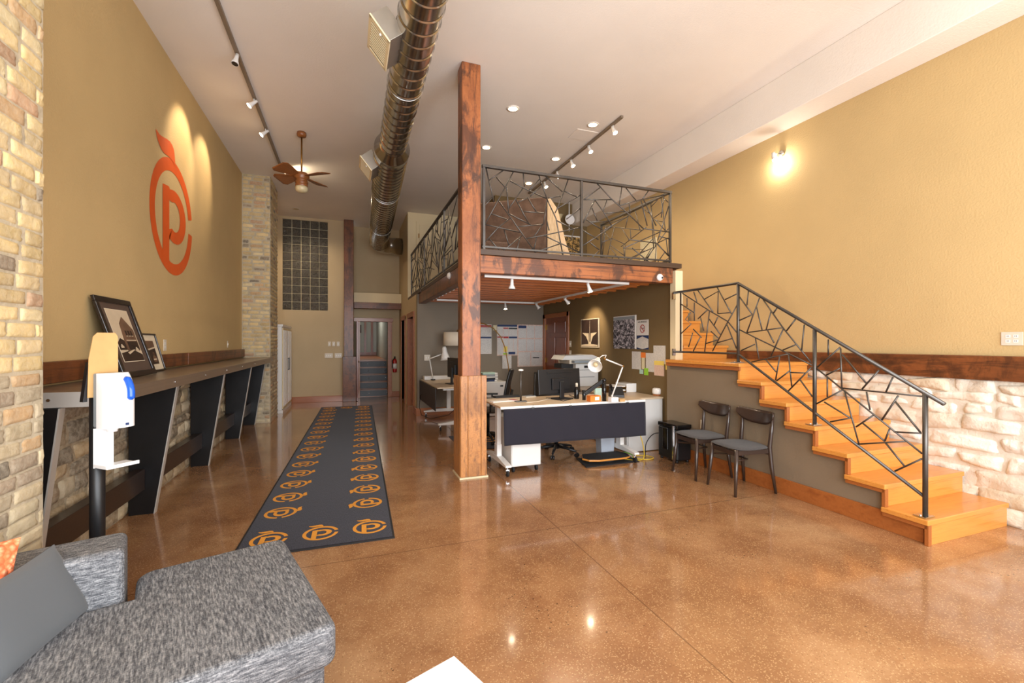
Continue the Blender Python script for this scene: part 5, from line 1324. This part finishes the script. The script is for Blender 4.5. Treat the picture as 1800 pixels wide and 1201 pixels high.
# file cabinet with stacked trays
t = thing('file_cabinet', 'low grey-white drawer cabinet at the back of the desk area', 'cabinet', (2.8, 8.8, 0))
b = MB(); b.box(2.48, 3.04, 8.62, 9.2, .01, .70); b.build('body', 'offwhite', t, bevel=.004)
for k in range(2):
    b = MB(); b.box(2.49, 3.03, 8.602, 8.619, .06 + k * .33, .37 + k * .32); d = b.build('drawer', 'offwhite', t, bevel=.003)
    b = MB(); b.box(2.90, 2.96, 8.585, 8.602, .27 + k * .33, .30 + k * .33); b.build('pull', 'black', d)
for k in range(5):
    b = MB(); b.obox((0, 0, .018), (.34 - .01 * k, .28, .034)); b.obox((.14, -.142, .018), (.06, .004, .03), None, 1)
    o = b.build('binder', [('navy', 'black', 'offwhite', 'grey_pl', 'sticky_b')[k], 'white'], bevel=.002); o.location = (2.70 + .01 * (k % 2), 8.83, .7012 + .036 * k); o.rotation_euler = (0, 0, .04 * (k % 3))
    tag(o, '%s flat binder in the stack on the low cabinet, %s' % (('navy', 'black', 'off-white', 'grey', 'pale')[k], ('bottom', 'second from bottom', 'in the middle', 'second from top', 'topmost')[k]), 'binder', 'binders stacked on the low cabinet')
# chair mat with printed ring
t = thing('logo_mat', 'dark mat with orange printed ring behind the timber post', 'mat', (1.95, 6.55, 0))
b = MB(); b.box(-.45, .33, -.55, .45, .0005, .009); b.build('mat', 'rug', t, world=False)
b = MB(); put_logo(b, (.04, .05, .0095), (1, 0, 0), (0, 1, 0), .32, 0); b.build('printed_logo', 'rug_orange', t, world=False)

# ================================================================= PAPERS AND POSTERS
def flatY(name, label, u0, v0, u1, v1, mat, th=.004, Y=9.26, group=None):
    p0, p1 = at(u0, v0, Y=Y), at(u1, v1, Y=Y); b = MB(); b.box(p0.x, p1.x, Y - th, Y - .0005, p1.z, p0.z)
    return p0, p1, tag(b.build(name, mat), label, 'poster' if 'poster' in name else 'paper', group)
def grid_poster(label, u0, v0, u1, v1, cells, bars, edge):
    Y = 9.26; p0, p1 = at(u0, v0, Y=Y), at(u1, v1, Y=Y); t = thing('notice_poster', label, 'poster', (p0.x, Y, p1.z))
    b = MB(); b.box(p0.x, p1.x, Y - .005, Y - .0005, p1.z, p0.z); b.build('backing', edge, t)
    W_, H_ = p1.x - p0.x, p0.z - p1.z
    for a0, c0, a1, c1 in cells:
        b = MB(); b.box(p0.x + W_ * a0, p0.x + W_ * a1, Y - .0075, Y - .005, p0.z - H_ * c1, p0.z - H_ * c0); b.build('sheet', 'text', t)
    for a0, c0, a1, c1, mt in bars:
        b = MB(); b.box(p0.x + W_ * a0, p0.x + W_ * a1, Y - .0085, Y - .0075, p0.z - H_ * c1, p0.z - H_ * c0); b.build('header_bar', mt, t)
grid_poster('labour notice poster half hidden behind the timber post', 824, 570, 864, 622, [(.0, .02, .48, .98), (.51, .02, .99, .48), (.51, .5, .99, .98)], [(.51, .02, .99, .1, 'red'), (.51, .42, .99, .48, 'navy'), (.1, .6, .48, .70, 'navy'), (.1, .02, .4, .07, 'navy')], 'paper')
grid_poster('crowded notice poster with red and blue headings, the middle one', 873.6, 571, 909.6, 625, [(.01, .02, .28, .38), (.30, .02, .55, .38), (.57, .02, .98, .38), (.01, .42, .28, .97), (.30, .42, .55, .97), (.57, .42, .78, .97), (.80, .42, .98, .97)], [(.01, .0, .98, .06, 'navy'), (.30, .09, .55, .13, 'red'), (.57, .09, .98, .14, 'black'), (.01, .38, .28, .42, 'red'), (.30, .38, .55, .44, 'red'), (.57, .38, .98, .44, 'navy'), (.55, .88, .88, .96, 'navy'), (.3, .92, .5, .97, 'sticky_g'), (.32, .7, .5, .88, 'sticky_y')], 'text_pink')
grid_poster('tall framed grid of notices with a blue heading beside the panelled door', 909.6, 570.7, 954, 644, [(.03, .02, .34, .32), (.36, .02, .66, .32), (.68, .02, .98, .32), (.03, .345, .34, .63), (.36, .345, .66, .63), (.68, .345, .98, .63), (.03, .655, .50, .98), (.53, .655, .97, .98)], [(.03, .02, .34, .085, 'navy'), (.6, .78, .85, .80, 'black')], 'text_pink')
flatY('pinned_paper', 'single white sheet pinned below the middle notice poster', 883, 625.5, 899, 648, 'text')
flatY('pinned_paper', 'tiny cream note left of the middle notice poster', 867, 572, 873, 581, 'text_cream')
def onX(b, y0, y1, z0, z1, th0, th1, m=0): b.box(4.15 - th1, 4.15 - th0, min(y0, y1), max(y0, y1), z0, z1, m)
# art print: white flared tower on black
t = thing('art_print', 'dark print of a pale flared structure with a tall mast', 'print', (4.148, 7.15, 1.41))
b = MB(); onX(b, 7.47, 6.84, 1.406, 1.93, .0005, .02); b.build('panel', 'mat_cream', t)
b = MB(); onX(b, 7.455, 6.855, 1.42, 1.918, .0201, .022); b.build('picture', 'sepia_d', t)
b = MB(); fr = ((4.126, 7.47, 1.406), (0, -1, 0), (0, 0, 1))
b.prism([(.06, .27), (.29, .26), (.30, .10), (.36, .10), (.37, .26), (.58, .27), (.44, .20), (.37, .08), (.42, .03), (.24, .03), (.29, .08), (.20, .20)], *fr, .002); b.prism([(.32, .05), (.335, .05), (.33, .50)], *fr, .003)
b.prism([(.03, .02), (.6, .02), (.6, .05), (.45, .06), (.2, .06), (.03, .05)], *fr, .0025); b.build('printed_shape', 'sepia_l', t)
t = thing('aerial_poster', 'black and white aerial city poster with a white border strip', 'poster', (4.148, 6.1, 1.4))
b = MB(); onX(b, 6.384, 5.774, 1.40, 1.922, .0005, .012); b.build('panel', 'paper', t)
b = MB(); onX(b, 6.384, 5.80, 1.40, 1.86, .0121, .013); b.build('picture', 'aerial', t)
b = MB(); onX(b, 6.384, 5.80, 1.861, 1.91, .0121, .013); b.build('sky_band', 'grey_pl', t)
def text_obj(body, parent, p, size, mat, yaw, extrude=.0006, name='lettering'):
    c = bpy.data.curves.new(name, 'FONT'); c.body = body; c.size = size; c.extrude = extrude; c.align_x = 'CENTER'; c.align_y = 'CENTER'
    o = bpy.data.objects.new(name, c); COL.objects.link(o); o.data.materials.append(M[mat])
    me = bpy.data.meshes.new_from_object(o); bpy.data.objects.remove(o); o = bpy.data.objects.new(name, me); COL.objects.link(o)
    o.parent = parent; o.location = Vector(p) - parent.location; o.rotation_euler = (pi / 2, 0, yaw); return o
t = thing('no_smoking_sign', 'white no smoking sign with red barred circle', 'sign', (4.148, 5.62, 1.6))
b = MB(); onX(b, 5.759, 5.475, 1.606, 1.837, .0005, .004); b.build('panel', 'paper', t)
b = MB(); cc = Vector((4.1445, 5.617, 1.705)); n_ = 32
for k in range(n_):
    a0, a1 = 2 * pi * k / n_, 2 * pi * (k + 1) / n_
    b.face([cc + Vector((0, cos(a) * r_, sin(a) * r_)) for a, r_ in ((a0, .062), (a1, .062), (a1, .050), (a0, .050))])
b.face([cc + Vector((-.0006, y, z)) for y, z in ((.044, .034), (.034, .044), (-.044, -.034), (-.034, -.044))]); b.build('red_ring', 'red', t)
b = MB(); b.box(4.1440, 4.1448, 5.59, 5.645, 1.70, 1.709); b.box(4.1440, 4.1448, 5.578, 5.588, 1.70, 1.709); b.tube([(4.144, 5.583, 1.712), (4.144, 5.588, 1.722), (4.144, 5.58, 1.73)], .002, 4); b.build('cigarette_symbol', 'black', t)
text_obj('NO SMOKING', t, (4.1445, 5.617, 1.805), .034, 'black', -pi / 2)
t = thing('certificate', 'navy and white certificate below the no smoking sign', 'sign', (4.148, 5.62, 1.4))
b = MB(); onX(b, 5.759, 5.475, 1.394, 1.602, .0005, .004); b.build('panel', 'navy', t)
b = MB(); b.prism([(.0, .03), (.142, .005), (.284, .03), (.284, .155), (.142, .195), (0, .155)], (4.1455, 5.759, 1.394), (0, -1, 0), (0, 0, 1), .001); b.build('white_shield', 'text', t)
for nm, lb, y0, y1, z0, z1, mt, th in (
    ('pinned_paper', 'plain white typed sheet, leftmost of the pinned papers', 5.886, 5.659, 1.089, 1.359, 'text', .002),
    ('sticky_note', 'orange sticky note above the narrow cream slip', 5.659, 5.545, 1.271, 1.349, 'sticky_o', .003),
    ('pinned_paper', 'narrow cream slip under the orange sticky note', 5.640, 5.566, 1.10, 1.272, 'text_cream', .002),
    ('pinned_paper', 'white typed sheet in the middle of the pinned papers', 5.54, 5.334, 1.068, 1.343, 'text', .002),
    ('pinned_paper', 'topmost large curled sheet pinned nearest the cream post', 5.361, 5.10, 1.195, 1.454, 'text', .004),
    ('pinned_paper', 'pink form with yellow heading, lowest of the pinned papers', 5.341, 5.126, 1.025, 1.236, 'text_pink', .006),
    ('sticky_note', 'yellow sticky note at the right end of the pinned papers', 5.10, 5.018, 1.12, 1.225, 'sticky_y', .003),
    ('sticky_note', 'pale blue sticky note below the typed sheets', 5.69, 5.60, 1.024, 1.092, 'sticky_b', .004),
    ('sticky_note', 'lime green sticky note below the typed sheets', 5.577, 5.478, 1.014, 1.117, 'sticky_g', .005)):
    b = MB(); onX(b, y0, y1, z0, z1, th - .0015, th); o = b.build(nm, mt); tag(o, lb, 'note' if 'sticky' in nm else 'paper')
    if 'yellow heading' in lb:
        b = MB(); onX(b, y0, y1, z1 - .06, z1, th, th + .001); b.build('heading', 'sticky_y', o)

# ================================================================= ON THE LOFT
t = thing('lounge_booth', 'tall brown upholstered lounge back with cream side on the loft', 'sofa', (2.1, 5.9, 2.56))
TR = Vector((2.51, 5.50, 0)); TL = Vector((1.55, 6.22, 0)); dv = (TL - TR).normalized(); nv = Vector((-dv.y, dv.x, 0)); nv = nv if nv.y > 0 else -nv
b = MB(); b.prism([(0, 2.565), (1.2, 2.565), (1.2, 3.47), (.03, 3.47), (0, 3.44)], TR, dv, (0, 0, 1), .16 if dv.cross(Vector((0, 0, 1))).dot(nv) > 0 else -.16); b.build('back_panel', 'brown_fab', t, bevel=.02, seg=3)
sd = -dv
b = MB(); b.prism([(.01, 2.565), (.29, 2.565), (.25, 2.72), (.17, 2.97), (.08, 3.34), (.05, 3.46), (.01, 3.45)], TR + nv * .0, sd, (0, 0, 1), .55 if sd.cross(Vector((0, 0, 1))).dot(nv) > 0 else -.55); b.build('side_wing', 'cream_fab', t, bevel=.02, seg=3)
b = MB(); b.box(1.62, 2.0, 5.45, 5.85, 2.565, 2.80); tag(b.build('ottoman', 'brown_fab', bevel=.03, seg=3), 'dark brown ottoman on the loft just behind the timber post', 'ottoman')
t = thing('framed_picture', 'white-framed painting on the dark loft wall', 'picture', (4.68, 8.94, 3.4))
b = MB(); b.box(4.43, 4.93, 8.925, 8.949, 3.42, 3.89); b.build('frame', 'white', t, bevel=.003)
b = MB(); b.box(4.46, 4.90, 8.922, 8.925, 3.45, 3.86); b.build('picture', 'townpic', t)
t = thing('pendant_disc', 'white round disc lamp on a rod against the dark loft wall', 'lamp', (4.57, 8.85, 4.2))
b = MB(); b.cyl((4.57, 8.80, 4.59), (4.57, 8.80, 3.95), .012, 8); b.build('rod', 'white', t)
b = MB(); b.cyl((4.57, 8.79, 4.20), (4.57, 8.76, 4.20), .11, 24); b.build('disc', 'white_pl', t)
t = thing('wall_sconce', 'small cream cone sconce on the dark loft wall', 'lamp', (4.34, 8.9, 4.2))
b = MB(); b.lathe([(.10, .08), (.03, -.05), (.02, -.06)], (4.34, 8.86, 4.22), n=16); b.build('shade', 'frost', t)
b = MB(); b.cyl((4.34, 8.86, 4.2), (4.34, 8.945, 4.2), .015, 8); b.build('bracket', 'brass', t)
b = MB(); b.box(5.08, 5.099, 6.5, 6.95, 2.95, 3.35); tag(b.build('wall_paper_print', 'text_cream'), 'pale unframed print on the tan wall behind the loft railing', 'print')
